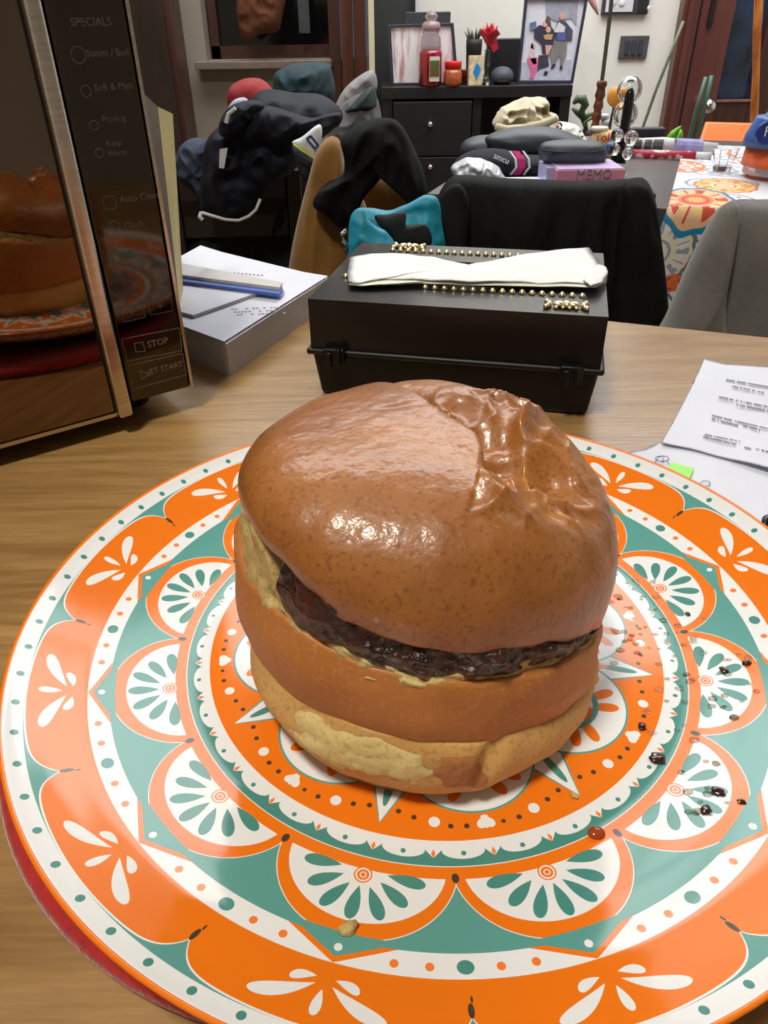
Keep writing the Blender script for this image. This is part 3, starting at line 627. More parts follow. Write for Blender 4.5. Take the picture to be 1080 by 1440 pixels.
# upright folded cardboard behind the microwave
fd = thing('cardboard_folder', 'upright grey and cream card folder leaning behind the microwave', 'folder', (-.15, .62, 0))
def slab(name, q, th, m, parent): 
    n_ = (q[1] - q[0]).cross(q[2] - q[0]).normalized(); MB().prism(q, n_ * th).build(name, m, parent)
slab('grey_face', [at(190, 120, .60), at(222, 150, .62), at(253, 432, .60), at(235, 440, .575)], .0015, P('grey_card', (138, 128, 118), .8, .06), fd)  # shaded side of the cream card, its shade put into the grey colour
slab('cream_face', [at(222, 150, .62), at(243, 160, .66), at(259, 432, .64), at(253, 432, .60)], .0015, P('cream_card', (214, 200, 140), .75, .08, 12), fd)
# ================================================================= PAPERS LEFT
paper = P('white_paper', (222, 226, 240), .7, .02, 30, .1, 60)
papere = P('page_edges', (186, 182, 186), .8, .12, 30, stretch=(1, 1, 60))
pr_ink = P('grey_print', (150, 150, 158), .8, .1)
def stack(name, top_px, z0, z1, m_top, m_side, parent=None, off=(0, 0)):
    q = [U(x_, y_, z1) for x_, y_ in top_px]; bt = [Vector((p.x + off[0], p.y + off[1], z0)) for p in q]
    g = MB(); n = len(q); g.add(bt + q, [list(range(n - 1, -1, -1)), list(range(n, 2 * n))] + [(i, (i + 1) % n, (i + 1) % n + n, i + n) for i in range(n)]); g.m = [0, 1] + [0] * n
    return g.build(name, [m_side, m_top], parent)
ps = thing('paper_stack', 'thick stack of white printed sheets between microwave and black box', 'papers', (-.11, .6, 0))
stack('page_block', [(318, 484), (462, 391), (282, 347), (150, 420)], 0, .0255, paper, papere, ps)
tp_ = stack('top_sheet', [(315, 480), (461, 388), (400, 378), (330, 360), (282, 345), (148, 418)], .0268, .0275, paper, paper, ps)
g = MB()
rr_ = random.Random(5)
for ln in range(3):
    for k_ in range(14):
        if rr_.random() < .75:
            x0 = 325 + k_ * 5 + ln * 4; y0 = 434 - k_ * .2 + ln * 4; q = [U(x0, y0, .0276), U(x0 + 3.6, y0, .0276), U(x0 + 3.6, y0 + 1.6, .0276), U(x0, y0 + 1.6, .0276)]; g.prism(q, (0, 0, .0001))
for k_ in range(8): x0 = 328 + k_ * 5.5; y0 = 383 + k_ * .5; g.prism([U(x0, y0, .0276), U(x0 + 3.6, y0, .0276), U(x0 + 3.6, y0 + 2, .0276), U(x0, y0 + 2, .0276)], (0, 0, .0001))
tag(g.build('printed_lines', pr_ink, ps), None, kind='stuff')
nb = stack('folded_sheet', [(272, 443), (372, 408), (330, 392), (200, 388), (205, 425)], .0278, .0305, paper, papere); tag(nb, 'small folded white sheet on the paper stack, under the blue edged strip', 'paper')
st_ = thing('plastic_strip', 'long pale plastic strip with a blue lower edge lying on the papers', 'strip', tuple(U(330, 395, .031)))
stack('strip_body', [(393, 404), (397, 397), (250, 369), (235, 373), (236, 384)], .0338, .0365, P('pale_grey_plastic', (206, 204, 204), .5, .05), P('pale_grey_plastic', (206, 204, 204)), st_)
stack('blue_edge', [(392, 413), (398, 406), (395, 399), (240, 375), (234, 392)], .031, .0337, P('blue_plastic', (74, 104, 190), .5), P('blue_plastic', (74, 104, 190)), st_)
# ================================================================= BLACK BOX
bxm = P('black_box_lacquer', (15, 15, 18), .30, .08, 30, .02, 100, coat=.12, spec=.4)
bd_ = P('black_box_plastic', (10, 10, 10), .42, .08, spec=.35)
A0 = Vector((-.049, .491, 0)); A1 = Vector((.141, .447, 0)); be = (A1 - A0).normalized(); bn = Vector((-be.y, be.x, 0)); BW = (A1 - A0).length; BD = .150
bb_ = thing('tissue_box', 'glossy black lidded box with gold studs behind the burger', 'box', tuple(A0 + be * BW / 2 + bn * BD / 2))
def BB(lo, hi, name, m, parent=bb_, bevel=0.0): return MB().frame_box(A0, be, bn, Z, lo, hi).build(name, m, parent, bevel=bevel)
MB().hexa([A0 + be * (.004) + bn * .004, A0 + be * (BW - .004) + bn * .004, A0 + be * (BW - .004) + bn * (BD - .004), A0 + be * .004 + bn * (BD - .004)],
          [A0 + Z * .033, A0 + be * BW + Z * .033, A0 + be * BW + bn * BD + Z * .033, A0 + bn * BD + Z * .033]).build('base', bd_, bb_, bevel=.003)
BB((-.003, -.003, .032), (BW + .003, BD + .003, .0365), 'rim', bd_, bevel=.0018)
lid = MB(); w0, w1, s0, s1 = .050, .146, .046, .106        # lid with a rectangular opening
lo = (.0, .0); 
for (x0, y0, x1, y1) in ((0, 0, BW, s0), (0, s1, BW, BD), (0, s0, w0, s1), (w1, s0, BW, s1)): lid.frame_box(A0, be, bn, Z, (x0, y0, .067), (x1, y1, .0705))
for (x0, y0, x1, y1) in ((0, 0, BW, .004), (0, BD - .004, BW, BD), (0, .004, .004, BD - .004), (BW - .004, .004, BW, BD - .004)): lid.frame_box(A0, be, bn, Z, (x0, y0, .0365), (x1, y1, .067))
ld = lid.build('lid', bxm, bb_, weld=1e-5)
BB((w0 - .004, s0 - .004, .058), (w1 + .004, s1 + .004, .0665), 'opening_liner', P('brown_cardboard', (120, 84, 58), .8, .1, 40), ld)
for xx in (.018, BW - .018):
    c = A0 + be * xx + Z * .034 - bn * .0045
    cl = MB().frame_box(c, be, bn, Z, (-.0075, -.003, -.005), (.0075, .004, .005)).build('clasp', bd_, bb_, bevel=.0012)
    MB().frame_box(c, be, bn, Z, (-.005, -.0055, -.008), (-.001, -.001, .003)).frame_box(c, be, bn, Z, (.002, -.0055, -.006), (.0055, -.001, .006)).build('clasp_tab', bd_, cl, bevel=.001)
def stud(a, c, s=1.0): p = A0 + be * a + bn * c + Z * .0704; MB().lathe(p, [(.0021 * s, 0), (.0023 * s, .0006), (.0018 * s, .0018), (.0009 * s, .0026), (.0001, .0029)], 12).build('stud', brass, bb_, True)
for k_ in range(19): stud(.031 + k_ * .0062, .128)
for k_ in range(17): stud(BW - .016 - k_ * .0066, .0365)
stud(.0125, .052, 1.1)
def ornament(a, c, s=1.0):
    p = A0 + be * a + bn * c + Z * .0704; g = MB()
    for sx in (-1, 1):
        g.tube([p + be * (sx * .0115 * s) - bn * .004 * s + Z * .0012, p + be * (sx * .0100 * s) + Z * .002, p + be * (sx * .0115 * s) + bn * .004 * s + Z * .0012], [.0014 * s, .0018 * s, .0016 * s], 8)
        g.ell(p + be * (sx * .0118 * s) + bn * .0045 * s + Z * .0014, (.0019 * s,) * 3, 8, 6); g.ell(p + be * (sx * .0122 * s) - bn * .0045 * s + Z * .0014, (.0017 * s,) * 3, 8, 6)
        g.ell(p + be * (sx * .0045 * s) + Z * .002, (.0038 * s, .0030 * s, .0018 * s), 10, 6)
    g.ell(p + Z * .002, (.0028 * s, .0040 * s, .0022 * s), 10, 6)
    for k_ in range(4): g.ell(p + be * ((k_ - 1.5) * .004 * s) - bn * .0045 * s + Z * .001, (.0013 * s,) * 3, 8, 5)
    g.build('gold_ornament', brass, bb_, True)
ornament(BW - .026, .014, 1.05); ornament(.042, .139, 1.0)
# folded tissue on the lid
def sheet(name, px, zf, th, m, n=60, rings=14, fold=.0015, seed=0, fsn=60, parent=None):
    ol = [U(x_, y_, 0) for x_, y_ in px]
    pts = []; k_ = len(px)
    per = []; 
    for i in range(k_):
        for j in range(6): a, b_ = px[i], px[(i + 1) % k_]; s_ = j / 6; per.append((a[0] + (b_[0] - a[0]) * s_, a[1] + (b_[1] - a[1]) * s_))
    cx_ = sum(p[0] for p in px) / k_; cy_ = sum(p[1] for p in px) / k_; n = len(per); vs = []; fs_ = []
    for side in (0, 1):
        b0 = len(vs)
        for i in range(rings + 1):
            t = i / rings
            for k2 in range(n):
                x_ = cx_ + (per[k2][0] - cx_) * t; y_ = cy_ + (per[k2][1] - cy_) * t; z = zf(x_, y_); p = U(x_, y_, z)
                p.z += fold * noise.noise(Vector((p.x * fsn + seed, p.y * fsn, 0))) + (th * (1 - t ** 6) if side else 0); vs.append(p)
        for i in range(rings):
            for k2 in range(n):
                q = (b0 + i * n + k2, b0 + i * n + (k2 + 1) % n, b0 + (i + 1) * n + (k2 + 1) % n, b0 + (i + 1) * n + k2); fs_.append(q if side else q[::-1])
    o = raw(name, vs, fs_, m, parent, True); bm = bmesh.new(); bm.from_mesh(o.data); bmesh.ops.remove_doubles(bm, verts=bm.verts, dist=2e-5); bmesh.ops.recalc_face_normals(bm, faces=bm.faces); bm.to_mesh(o.data); bm.free(); return o
tis = P('white_tissue', (236, 240, 244), .85, .02, 60, .25, 300)
ts = thing('folded_tissue', 'white folded paper tissue lying across the black box lid', 'tissue', tuple(U(670, 390, .0735)))
sheet('tissue_sheet', [(488, 384), (492, 362), (520, 356), (575, 357), (610, 364), (655, 375), (700, 366), (750, 356), (800, 349), (828, 348), (842, 366), (851, 383), (845, 398), (780, 398), (700, 396), (620, 394), (540, 392), (500, 398), (490, 396)], lambda x_, y_: .0752 + .0015 * exp(-((x_ - 655) / 60) ** 2), .0012, tis, fold=.0012, parent=ts)
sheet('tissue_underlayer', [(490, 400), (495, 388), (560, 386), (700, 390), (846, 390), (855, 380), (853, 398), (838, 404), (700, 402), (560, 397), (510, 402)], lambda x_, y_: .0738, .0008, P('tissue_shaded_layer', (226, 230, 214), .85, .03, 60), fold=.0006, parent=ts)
cloth_e = sheet('tissue_corner', [(820, 392), (840, 372), (853, 376), (855, 384), (846, 398), (830, 402)], lambda x_, y_: .0772, .0016, tis, fold=.0015, fsn=120, parent=ts)
# ================================================================= LETTERS RIGHT
lt = thing('letter_sheet', 'creased white typed letter at the right edge, lying on top', 'paper', tuple(U(1010, 590, .004)))
def lz(x_, y_): return .0035 + .0022 * max(0, sin((y_ - 505) / 22))
sheet('sheet', [(990, 505), (1018, 512), (1085, 516), (1140, 524), (1120, 672), (1080, 657), (1010, 641), (930, 622), (950, 586), (970, 548)], lz, .0004, paper, fold=.0008, parent=lt, rings=24)
rr_ = random.Random(11); g = MB(); dkink = P('dark_print', (96, 98, 112), .8, .1)
for ln, (x0, y0, x1, y1) in enumerate([(1021, 533, 1080, 543), (1030, 542, 1074, 551), (1011, 557, 1080, 571), (1036, 568, 1080, 577), (1001, 583, 1080, 602), (1001, 588, 1037, 597), (1045, 597, 1069, 604), (991, 610, 1041, 620), (989, 613, 1034, 624), (1047, 628, 1056, 630), (1063, 630, 1080, 634)]):
    L_ = sqrt((x1 - x0) ** 2 + (y1 - y0) ** 2); d_ = ((x1 - x0) / L_, (y1 - y0) / L_); s_ = 0
    while s_ < L_:
        w_ = rr_.uniform(1.0, 2.4)
        if rr_.random() < .86:
            X0, Y0 = x0 + d_[0] * s_, y0 + d_[1] * s_; z = lz(X0, Y0) + .0016; h_ = 1.8; g.prism([U(X0, Y0, z), U(X0 + d_[0] * w_ * .8, Y0 + d_[1] * w_ * .8, z), U(X0 + d_[0] * w_ * .8, Y0 + d_[1] * w_ * .8 + h_, z), U(X0, Y0 + h_, z)], (0, 0, .00008))
        s_ += w_
tag(g.build('typed_lines', dkink, lt), None, kind='stuff')
l2 = thing('note_sheet', 'white sheet with handwriting and green note beneath the typed letter', 'paper', tuple(U(1000, 680, .001)))
sheet('sheet', [(925, 622), (1000, 630), (1120, 650), (1180, 760), (1120, 800), (1040, 720), (960, 680), (880, 650), (860, 640), (905, 632)], lambda x_, y_: .0012 + .0007 * sin(x_ / 30), .0004, paper, fold=.0006, parent=l2)
q = [(944, 651), (976, 659), (969, 675), (936, 664)]; g = MB(); g.prism([U(x_, y_, .0034) for x_, y_ in q], (0, 0, .0003)); g.build('green_note', P('fluorescent_green_paper', (168, 244, 128), .7, .02), l2)
def scrib(pts, nm='handwriting'): MB().tube([U(x_, y_, .0038) for x_, y_ in pts], .00022, 5).build(nm, P('pen_ink', (90, 96, 150), .6), l2)
scrib([(925 + 10 * cos(a * .6) + 6, 645 + 4 * sin(a * .6)) for a in range(12)]); scrib([(921, 651), (925, 643), (934, 641), (931, 650), (938, 648), (941, 653)]); scrib([(992 + 7 * cos(a * .6), 680 + 4 * sin(a * .6)) for a in range(12)])
pe = thing('pen', 'black pen tip at the right edge beside the plate', 'pen', tuple(U(1075, 738, .004)))
MB().tube([U(1072, 741, .004), U(1078, 732, .004), U(1110, 720, .004), U(1200, 700, .004)], [.0008, .0028, .0035, .0035], 10).build('barrel', P('black_gloss_plastic', (14, 14, 16), .3), pe, True)
# ================================================================= DARK TABLE AND CLOTH
D0 = Vector((.074, 1.235, -.004)); du = radians(-21); eu = Vector((cos(du), sin(du), 0)); ev = Vector((-sin(du), cos(du), 0))
tt = P('dark_grey_table', (84, 82, 82), .35, .08, 20)
dt = thing('dark_table', 'dark grey table behind the chairs, loaded with cases and bags', 'table', (.6, 1.5, FZ))
MB().frame_box(D0, eu, ev, Z, (0, 0, -.06), (1.6, .72, 0)).build('tabletop', [tt], dt, bevel=.002)
for a in (.03, 1.57):
    for c_ in (.03, .69): MB().frame_box(D0, eu, ev, Z, (a - .028, c_ - .028, FZ + .004), (a + .028, c_ + .028, -.06)).build('leg', black_ply, dt)
MB().frame_box(D0, eu, ev, Z, (.06, .005, -.14), (1.54, .02, -.06)).build('apron', P('table_apron_black', (34, 33, 35), .5), dt)
def cloth_mat():
    m, nt, b = newmat('printed_tablecloth'); E.nt = nt; N = nt.nodes; L = nt.links
    uv = N.new('ShaderNodeUVMap'); uv.uv_map = 'UVMap'; sp = N.new('ShaderNodeSeparateXYZ'); L.new(uv.outputs[0], sp.inputs[0]); x = E(sp.outputs[0]); y = E(sp.outputs[1])
    W = lin((226, 228, 236)); p = Paint(W)
    OR = lin((236, 128, 72)); YE = lin((240, 206, 120)); RD = lin((206, 60, 34)); BL = lin((20, 130, 178)); GB = lin((150, 160, 178)); GY = lin((112, 118, 130)); CR = lin((228, 222, 200)); BR = lin((168, 92, 54)); GN = lin((70, 130, 90))
    nz = N.new('ShaderNodeTexNoise'); nz.inputs['Scale'].default_value = 26; nz.inputs['Detail'].default_value = 2; L.new(uv.outputs[0], nz.inputs[0]); nv = E(nz.outputs[0])
    # faint blue-grey scrollwork: distorted rings on a grid
    gx = E.op('FLOORED_MODULO', x + nv * .03, .17) - .085; gy = E.op('FLOORED_MODULO', y + nv * .02, .13) - .065; rg = esqrt(esq(gx) + esq(gy))
    p.add(AND(rg > .050, rg < .056), GB); p.add(AND(rg > .022, rg < .028), GB); p.add(AND(rg > .036, rg < .040, esin(eatan2(gy, gx) * 14) > 0), GY)
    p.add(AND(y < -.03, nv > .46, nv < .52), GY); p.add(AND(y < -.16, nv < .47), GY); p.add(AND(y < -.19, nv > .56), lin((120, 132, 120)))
    def med(cx, cy, rr, cols, pet=12, ysc=1.0):
        dx = x - cx; dy = (y - cy) / ysc; r = esqrt(esq(dx) + esq(dy)); a = eatan2(dy, dx); wv = esin(a * pet)
        p.add(r < (rr + wv * rr * .03), cols[0]); p.add(r < (rr * .9 + wv * rr * .02), cols[1]); p.add(AND(r < rr * .82, r > rr * .5, (wv + esin(a * pet * .5)) > .3), cols[2]); p.add(AND(r < rr * .70, r > rr * .60, wv < 0), cols[3])
        p.add(r < rr * .46, cols[4]); p.add(AND(r < rr * .36, r > rr * .28), cols[2]); p.add(AND(r < rr * .2, wv > 0), cols[3])
    med(.076, .177, .048, [lin((220, 120, 110)), YE, OR, lin((200, 180, 120)), CR], 14, 1.25)
    med(.013, .343, .032, [OR, OR, W, GB, lin((240, 180, 150))], 8, 2.0); med(.138, .286, .034, [YE, OR, YE, W, CR], 8, 1.5); med(.133, .45, .055, [OR, W, GB, OR, CR], 10, 1.3); med(.03, .53, .03, [OR, CR, W, OR, GB], 10)
    med(.26, .16, .05, [YE, GB, OR, W, YE], 12, 1.2); med(.30, .36, .06, [YE, OR, W, GB, CR], 9); med(.006, -.06, .05, [GY, CR, GB, W, CR], 16); med(.10, -.08, .05, [GB, CR, GY, W, CR], 16)
    med(.058, -.075, .010, [RD, BR, RD, RD, OR], 6); med(.040, -.10, .013, [BR, OR, RD, RD, OR], 6); med(.085, -.05, .011, [BR, BR, OR, RD, CR], 6)
    med(.035, .052, .054, [BL, lin((238, 190, 150)), RD, YE, OR], 10, 1.65)
    L.new(p.c, b.inputs['Base Color']); b.inputs['Roughness'].default_value = .6; b.inputs['Coat Weight'].default_value = .2
    return m
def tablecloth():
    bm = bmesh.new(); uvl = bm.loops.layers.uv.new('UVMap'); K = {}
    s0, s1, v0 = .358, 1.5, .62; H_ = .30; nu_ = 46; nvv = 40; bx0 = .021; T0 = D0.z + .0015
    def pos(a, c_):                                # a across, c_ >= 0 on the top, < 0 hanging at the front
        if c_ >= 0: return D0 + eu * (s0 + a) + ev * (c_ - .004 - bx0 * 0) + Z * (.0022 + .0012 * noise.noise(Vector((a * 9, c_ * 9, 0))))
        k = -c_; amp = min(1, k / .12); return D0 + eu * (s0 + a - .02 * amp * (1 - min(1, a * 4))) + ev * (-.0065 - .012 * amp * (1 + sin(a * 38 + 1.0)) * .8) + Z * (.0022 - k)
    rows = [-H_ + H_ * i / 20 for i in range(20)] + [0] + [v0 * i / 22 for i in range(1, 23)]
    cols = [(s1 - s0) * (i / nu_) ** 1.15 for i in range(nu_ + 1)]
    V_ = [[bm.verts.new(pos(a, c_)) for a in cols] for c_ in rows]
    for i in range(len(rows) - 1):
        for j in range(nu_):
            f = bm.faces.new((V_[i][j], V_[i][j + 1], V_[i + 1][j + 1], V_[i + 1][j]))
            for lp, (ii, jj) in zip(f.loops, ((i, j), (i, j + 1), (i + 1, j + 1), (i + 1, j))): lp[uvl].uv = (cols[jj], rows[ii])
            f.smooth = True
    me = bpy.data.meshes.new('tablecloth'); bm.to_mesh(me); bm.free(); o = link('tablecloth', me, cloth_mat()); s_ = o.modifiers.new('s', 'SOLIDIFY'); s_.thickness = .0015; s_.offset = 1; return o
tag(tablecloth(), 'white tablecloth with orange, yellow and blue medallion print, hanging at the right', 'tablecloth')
# ================================================================= CHAIRS AND THEIR JACKETS
def chair(cx, Y, ztop, wdt, label, m, back_dir=0.0, group=None, slat=True):
    t = thing('dining_chair', label, 'chair', (cx, Y, FZ), group, 0)
    Rz = Matrix.Rotation(back_dir, 3, 'Z'); o = Vector((cx, Y, 0)); exx = Rz @ Vector((1, 0, 0)); eyy = Rz @ Vector((0, 1, 0)); h = wdt / 2
    g = lambda lo, hi, nm, bv=.004: MB().frame_box(o, exx, eyy, Z, lo, hi).build(nm, m, t, bevel=bv)
    g((-h, 0, FZ), (-h + .03, .03, ztop), 'leg'); g((h - .03, 0, FZ), (h, .03, ztop), 'leg'); g((-h, .36, FZ), (-h + .03, .39, -.32), 'leg'); g((h - .03, .36, FZ), (h, .39, -.32), 'leg')
    g((-h, .0, -.32), (h, .40, -.28), 'seat', .01); g((-h + .03, .006, ztop - .09), (h - .03, .024, ztop - .005), 'backrest'); g((-h + .03, .006, -.16), (h - .03, .024, -.08), 'backrest')
    return t
chm = P('dark_chair_wood', (40, 28, 22), .45, .15, 30)
blk = P('black_quilted_fabric', (11, 11, 13), .8, .12, 60, .2, 300, spec=.25)
blk2 = P('black_cotton', (10, 10, 12), .9, .12, 60, .2, 400, spec=.25)
chair(.225, 1.02, .035, .26, 'dark wooden chair under the black jacket, behind the black box', chm, radians(-6))
bj = thing('black_jacket', 'black padded jacket draped over the chair behind the black box', 'jacket', tuple(at(760, 450, .98)))
cloth('jacket_back', [(633, 252), (655, 245), (720, 250), (800, 253), (880, 250), (908, 254), (924, 300), (932, 380), (942, 480), (935, 560), (780, 580), (640, 560), (592, 470), (596, 380), (602, 320), (616, 280)], 1.0, .045, blk, bj, folds=.010, fs=9, stretch=(1.6, 1, .5), power=.35, rings=30, n=150)
cloth('jacket_sleeve', [(880, 258), (905, 256), (918, 275), (930, 340), (938, 420), (944, 520), (900, 560), (850, 520), (856, 440), (866, 350), (872, 290)], .96, .03, blk, bj, folds=.008, fs=12, stretch=(1.2, 1, .6), seed=4)
cloth('jacket_sleeve', [(612, 290), (630, 262), (650, 262), (660, 300), (655, 400), (645, 500), (605, 480), (598, 400), (603, 330)], .965, .022, blk, bj, folds=.008, fs=12, stretch=(1.2, 1, .6), seed=9)
chair(.50, .83, .045, .24, 'dark wooden chair under the grey sweatshirt, at the right edge', chm, radians(-8))
gj = thing('grey_sweatshirt', 'light grey sweatshirt draped over the chair at the right edge', 'sweatshirt', tuple(at(1030, 400, .8)))
gry = P('heather_grey_jersey', (112, 111, 109), .9, .08, 260, .25, 700, sheen=.3)
cloth('shirt_body', [(1028, 284), (1060, 280), (1120, 278), (1220, 285), (1260, 400), (1260, 620), (1120, 660), (980, 620), (985, 500), (995, 430), (1008, 360), (1018, 310)], .80, .04, gry, gj, folds=.008, fs=7, stretch=(1.6, 1, .4), power=.35, seed=2)
cloth('shirt_sleeve', [(1000, 318), (1020, 288), (1038, 285), (1030, 340), (1018, 420), (1012, 520), (985, 560), (935, 530), (920, 490), (940, 450), (960, 400), (980, 355)], .785, .028, gry, gj, folds=.007, fs=10, stretch=(1.5, 1, .5), seed=5, power=.4)
# ------- heap of clothes on the left, hung over two chairs
chair(-.30, 1.62, -.03, .28, 'dark wooden chair hidden under the navy jackets', chm, radians(4))
chair(.0, 1.36, -.02, .16, 'dark wooden chair hidden under the mustard jacket', chm, radians(4))
navy = P('navy_shell_fabric', (13, 17, 32), .7, .12, 40, .15, 200, spec=.3)
nj = thing('navy_jacket', 'navy blue zip jacket heaped over the chair at the left', 'jacket', tuple(at(360, 220, 1.6)))
cloth('jacket_body', [(345, 150), (372, 128), (420, 128), (462, 140), (482, 165), (462, 190), (432, 200), (412, 235), (385, 262), (360, 288), (335, 308), (300, 302), (283, 294), (284, 240), (290, 200), (305, 180), (325, 168)], 1.55, .09, navy, nj, folds=.022, fs=11, stretch=(1.1, 1, 1), seed=1.5, ctr=(370, 210))
cloth('jacket_sleeve', [(340, 160), (380, 150), (440, 165), (480, 158), (474, 178), (430, 196), (395, 205), (350, 200), (320, 190)], 1.47, .035, navy, nj, folds=.012, fs=16, seed=3)
cloth('collar', [(308, 185), (322, 150), (350, 140), (372, 150), (350, 178), (325, 196)], 1.46, .03, navy, nj, folds=.010, fs=20, seed=7)
wz = P('white_trim', (214, 216, 220), .6, .03)
MB().tube([at(x_, y_, 1.452) for x_, y_ in [(283, 299), (300, 304), (318, 309), (336, 310), (350, 304), (360, 295), (366, 280)]], .0030, 6).build('zip', wz, nj, True)
MB().tube([at(283, 299, 1.45), at(281, 305, 1.445), at(285, 309, 1.445)], .004, 6).build('zip_pull', wz, nj)
MB().prism([at(309, 210, 1.452), at(320, 208, 1.452), at(315, 237, 1.452), at(308, 236, 1.452)], (0, .003, 0)).build('white_label', wz, nj)
MB().tube([at(x_, y_, 1.415) for x_, y_ in [(318, 173), (321, 160), (331, 152)]], .0035, 6).build('drawstring', wz, nj)
tag(cloth('blue_shirt', [(252, 208), (275, 196), (295, 205), (300, 250), (290, 285), (275, 262), (255, 250), (246, 232)], 1.64, .05, P('slate_blue_denim', (48, 60, 84), .8, .15, 60, .2), folds=.012, fs=18, seed=6), 'slate blue shirt sticking out left of the navy jacket', 'shirt')
tag(cloth('black_coat', [(250, 245), (290, 230), (360, 262), (400, 240), (435, 225), (448, 300), (440, 400), (430, 520), (340, 560), (250, 520), (240, 350)], 1.70, .08, P('black_coat_wool', (10, 11, 15), .9, .1, 60), folds=.02, fs=9, stretch=(1.4, 1, .5), seed=8), 'long black coat hanging below the navy jacket', 'coat')
cp = thing('baseball_hat', 'red and white cap on top of the navy jacket', 'hat', tuple(at(350, 140, 1.68)))
cloth('cap_crown', [(322, 150), (322, 125), (340, 112), (365, 111), (382, 124), (384, 140), (360, 155), (335, 160)], 1.66, .055, P('red_cotton', (150, 30, 38), .8, .12, 60), cp, folds=.005, seed=2)
cloth('cap_brim', [(320, 152), (330, 140), (345, 138), (350, 148), (336, 158), (322, 164)], 1.60, .012, P('pale_blue_white_cotton', (176, 186, 214), .8, .1), cp, folds=.003)
tag(cloth('teal_cushion', [(385, 110), (400, 95), (430, 88), (465, 95), (468, 140), (430, 150), (392, 148)], 2.2, .08, P('dark_teal_cloth', (26, 52, 60), .85, .12), folds=.01, seed=3, zmin=None), 'dark teal cushion behind the navy jacket, below the window sill', 'cushion')
sb_ = thing('backpack', 'grey and dark green backpack leaning against the cream wall edge', 'backpack', tuple(at(500, 150, 1.9)))
cloth('bag_body', [(462, 185), (470, 160), (490, 140), (522, 128), (535, 150), (535, 200), (500, 230), (465, 225)], 1.95, .06, P('warm_grey_fabric', (92, 90, 94), .8, .1), sb_, folds=.01)
cloth('bag_panel', [(467, 165), (478, 135), (498, 112), (524, 100), (530, 125), (505, 140), (485, 155)], 2.0, .04, P('pale_grey_fabric', (140, 138, 138), .8, .1), sb_, folds=.006)
cloth('green_pocket', [(482, 158), (500, 140), (524, 122), (530, 150), (505, 158)], 1.94, .05, P('dark_green_fabric', (30, 48, 46), .8, .1), sb_, folds=.006)
vv = thing('sports_vest', 'white sports vest corner with blue mark and yellow piping', 'vest', tuple(at(435, 200, 1.45)))
cloth('vest_corner', [(411, 201), (425, 192), (449, 175), (452, 195), (444, 224), (428, 214)], 1.40, .012, P('white_jersey', (222, 226, 234), .8, .04), vv, folds=.004)
MB().tube([at(x_, y_, 1.385) for x_, y_ in [(412, 203), (428, 214), (443, 223)]], .0018, 6).build('yellow_piping', P('yellow_green_trim', (196, 214, 60), .7), vv)
q = [(431, 195), (437, 191), (448, 205), (443, 209)]
g = MB()
for i in range(4):
    p0, p1 = at(*q[i], 1.383), at(*q[(i + 1) % 4], 1.383); s_ = (p1 - p0).normalized().cross(Vector((0, 1, 0))) * .0014; g.prism([p0 - s_, p1 - s_, p1 + s_, p0 + s_], (0, .002, 0))
g.build('blue_mark', P('navy_print', (40, 60, 130), .7), vv)
cloth('vest_lining', [(411, 205), (430, 216), (443, 226), (440, 245), (428, 255), (415, 225)], 1.43, .02, P('dark_slate_jersey', (34, 36, 48), .85, .1), vv, folds=.004)
must = P('mustard_canvas', (134, 94, 34), .85, .12, 30, .2, 300, sheen=.2)
mj = thing('mustard_jacket', 'mustard brown jacket hanging left of the black sweatshirt', 'jacket', tuple(at(450, 300, 1.3)))
cloth('jacket_side', [(404, 400), (410, 350), (420, 300), (433, 250), (446, 210), (464, 190), (478, 196), (486, 230), (500, 260), (520, 320), (520, 420), (500, 520), (420, 540), (396, 470)], 1.30, .05, must, mj, folds=.012, fs=9, stretch=(1.6, 1, .5), seed=2.2)
cloth('jacket_front', [(500, 255), (540, 245), (580, 255), (600, 300), (610, 420), (560, 540), (500, 520), (490, 400)], 1.36, .035, must, mj, folds=.010, fs=9, stretch=(1.6, 1, .5), seed=4.2)
tag(cloth('black_sweatshirt', [(476, 196), (495, 178), (520, 168), (548, 168), (568, 182), (585, 212), (597, 250), (600, 285), (585, 292), (560, 270), (540, 250), (528, 262), (510, 282), (498, 305), (478, 322), (460, 306), (440, 292), (444, 276), (465, 262), (482, 248), (484, 225)], 1.24, .05, blk2, folds=.014, fs=14, stretch=(1.4, 1, .7), seed=5.1, ctr=(520, 225)), 'black sweatshirt thrown over the mustard jacket', 'sweatshirt')
# teal bag behind the box
teal = P('turquoise_nylon', (14, 142, 172), .55, .15, 40, .15, 200)
tbg = thing('turquoise_bag', 'turquoise nylon bag behind the black box', 'bag', tuple(at(545, 330, .82)))
cloth('bag_back', [(500, 296), (520, 290), (548, 296), (570, 288), (600, 275), (620, 300), (615, 420), (500, 420), (492, 330)], .93, .02, teal, tbg, folds=.008, fs=22, seed=1)
cloth('bag_front', [(491, 322), (496, 300), (508, 293), (516, 306), (530, 318), (545, 328), (560, 360), (545, 430), (500, 420), (490, 360)], .84, .018, teal, tbg, folds=.006, fs=25, seed=2)
cloth('bag_opening', [(527, 303), (545, 301), (570, 299), (571, 316), (600, 317), (605, 345), (560, 350), (545, 330), (532, 316)], .868, .008, P('black_lining', (14, 18, 26), .8, .1), tbg, folds=.002)
MB().tube([at(x_, y_, .835) for x_, y_ in [(487, 324), (481, 329), (482, 338), (487, 344), (486, 352)]], .0025, 6).build('zip_pull', chrome, tbg, True)
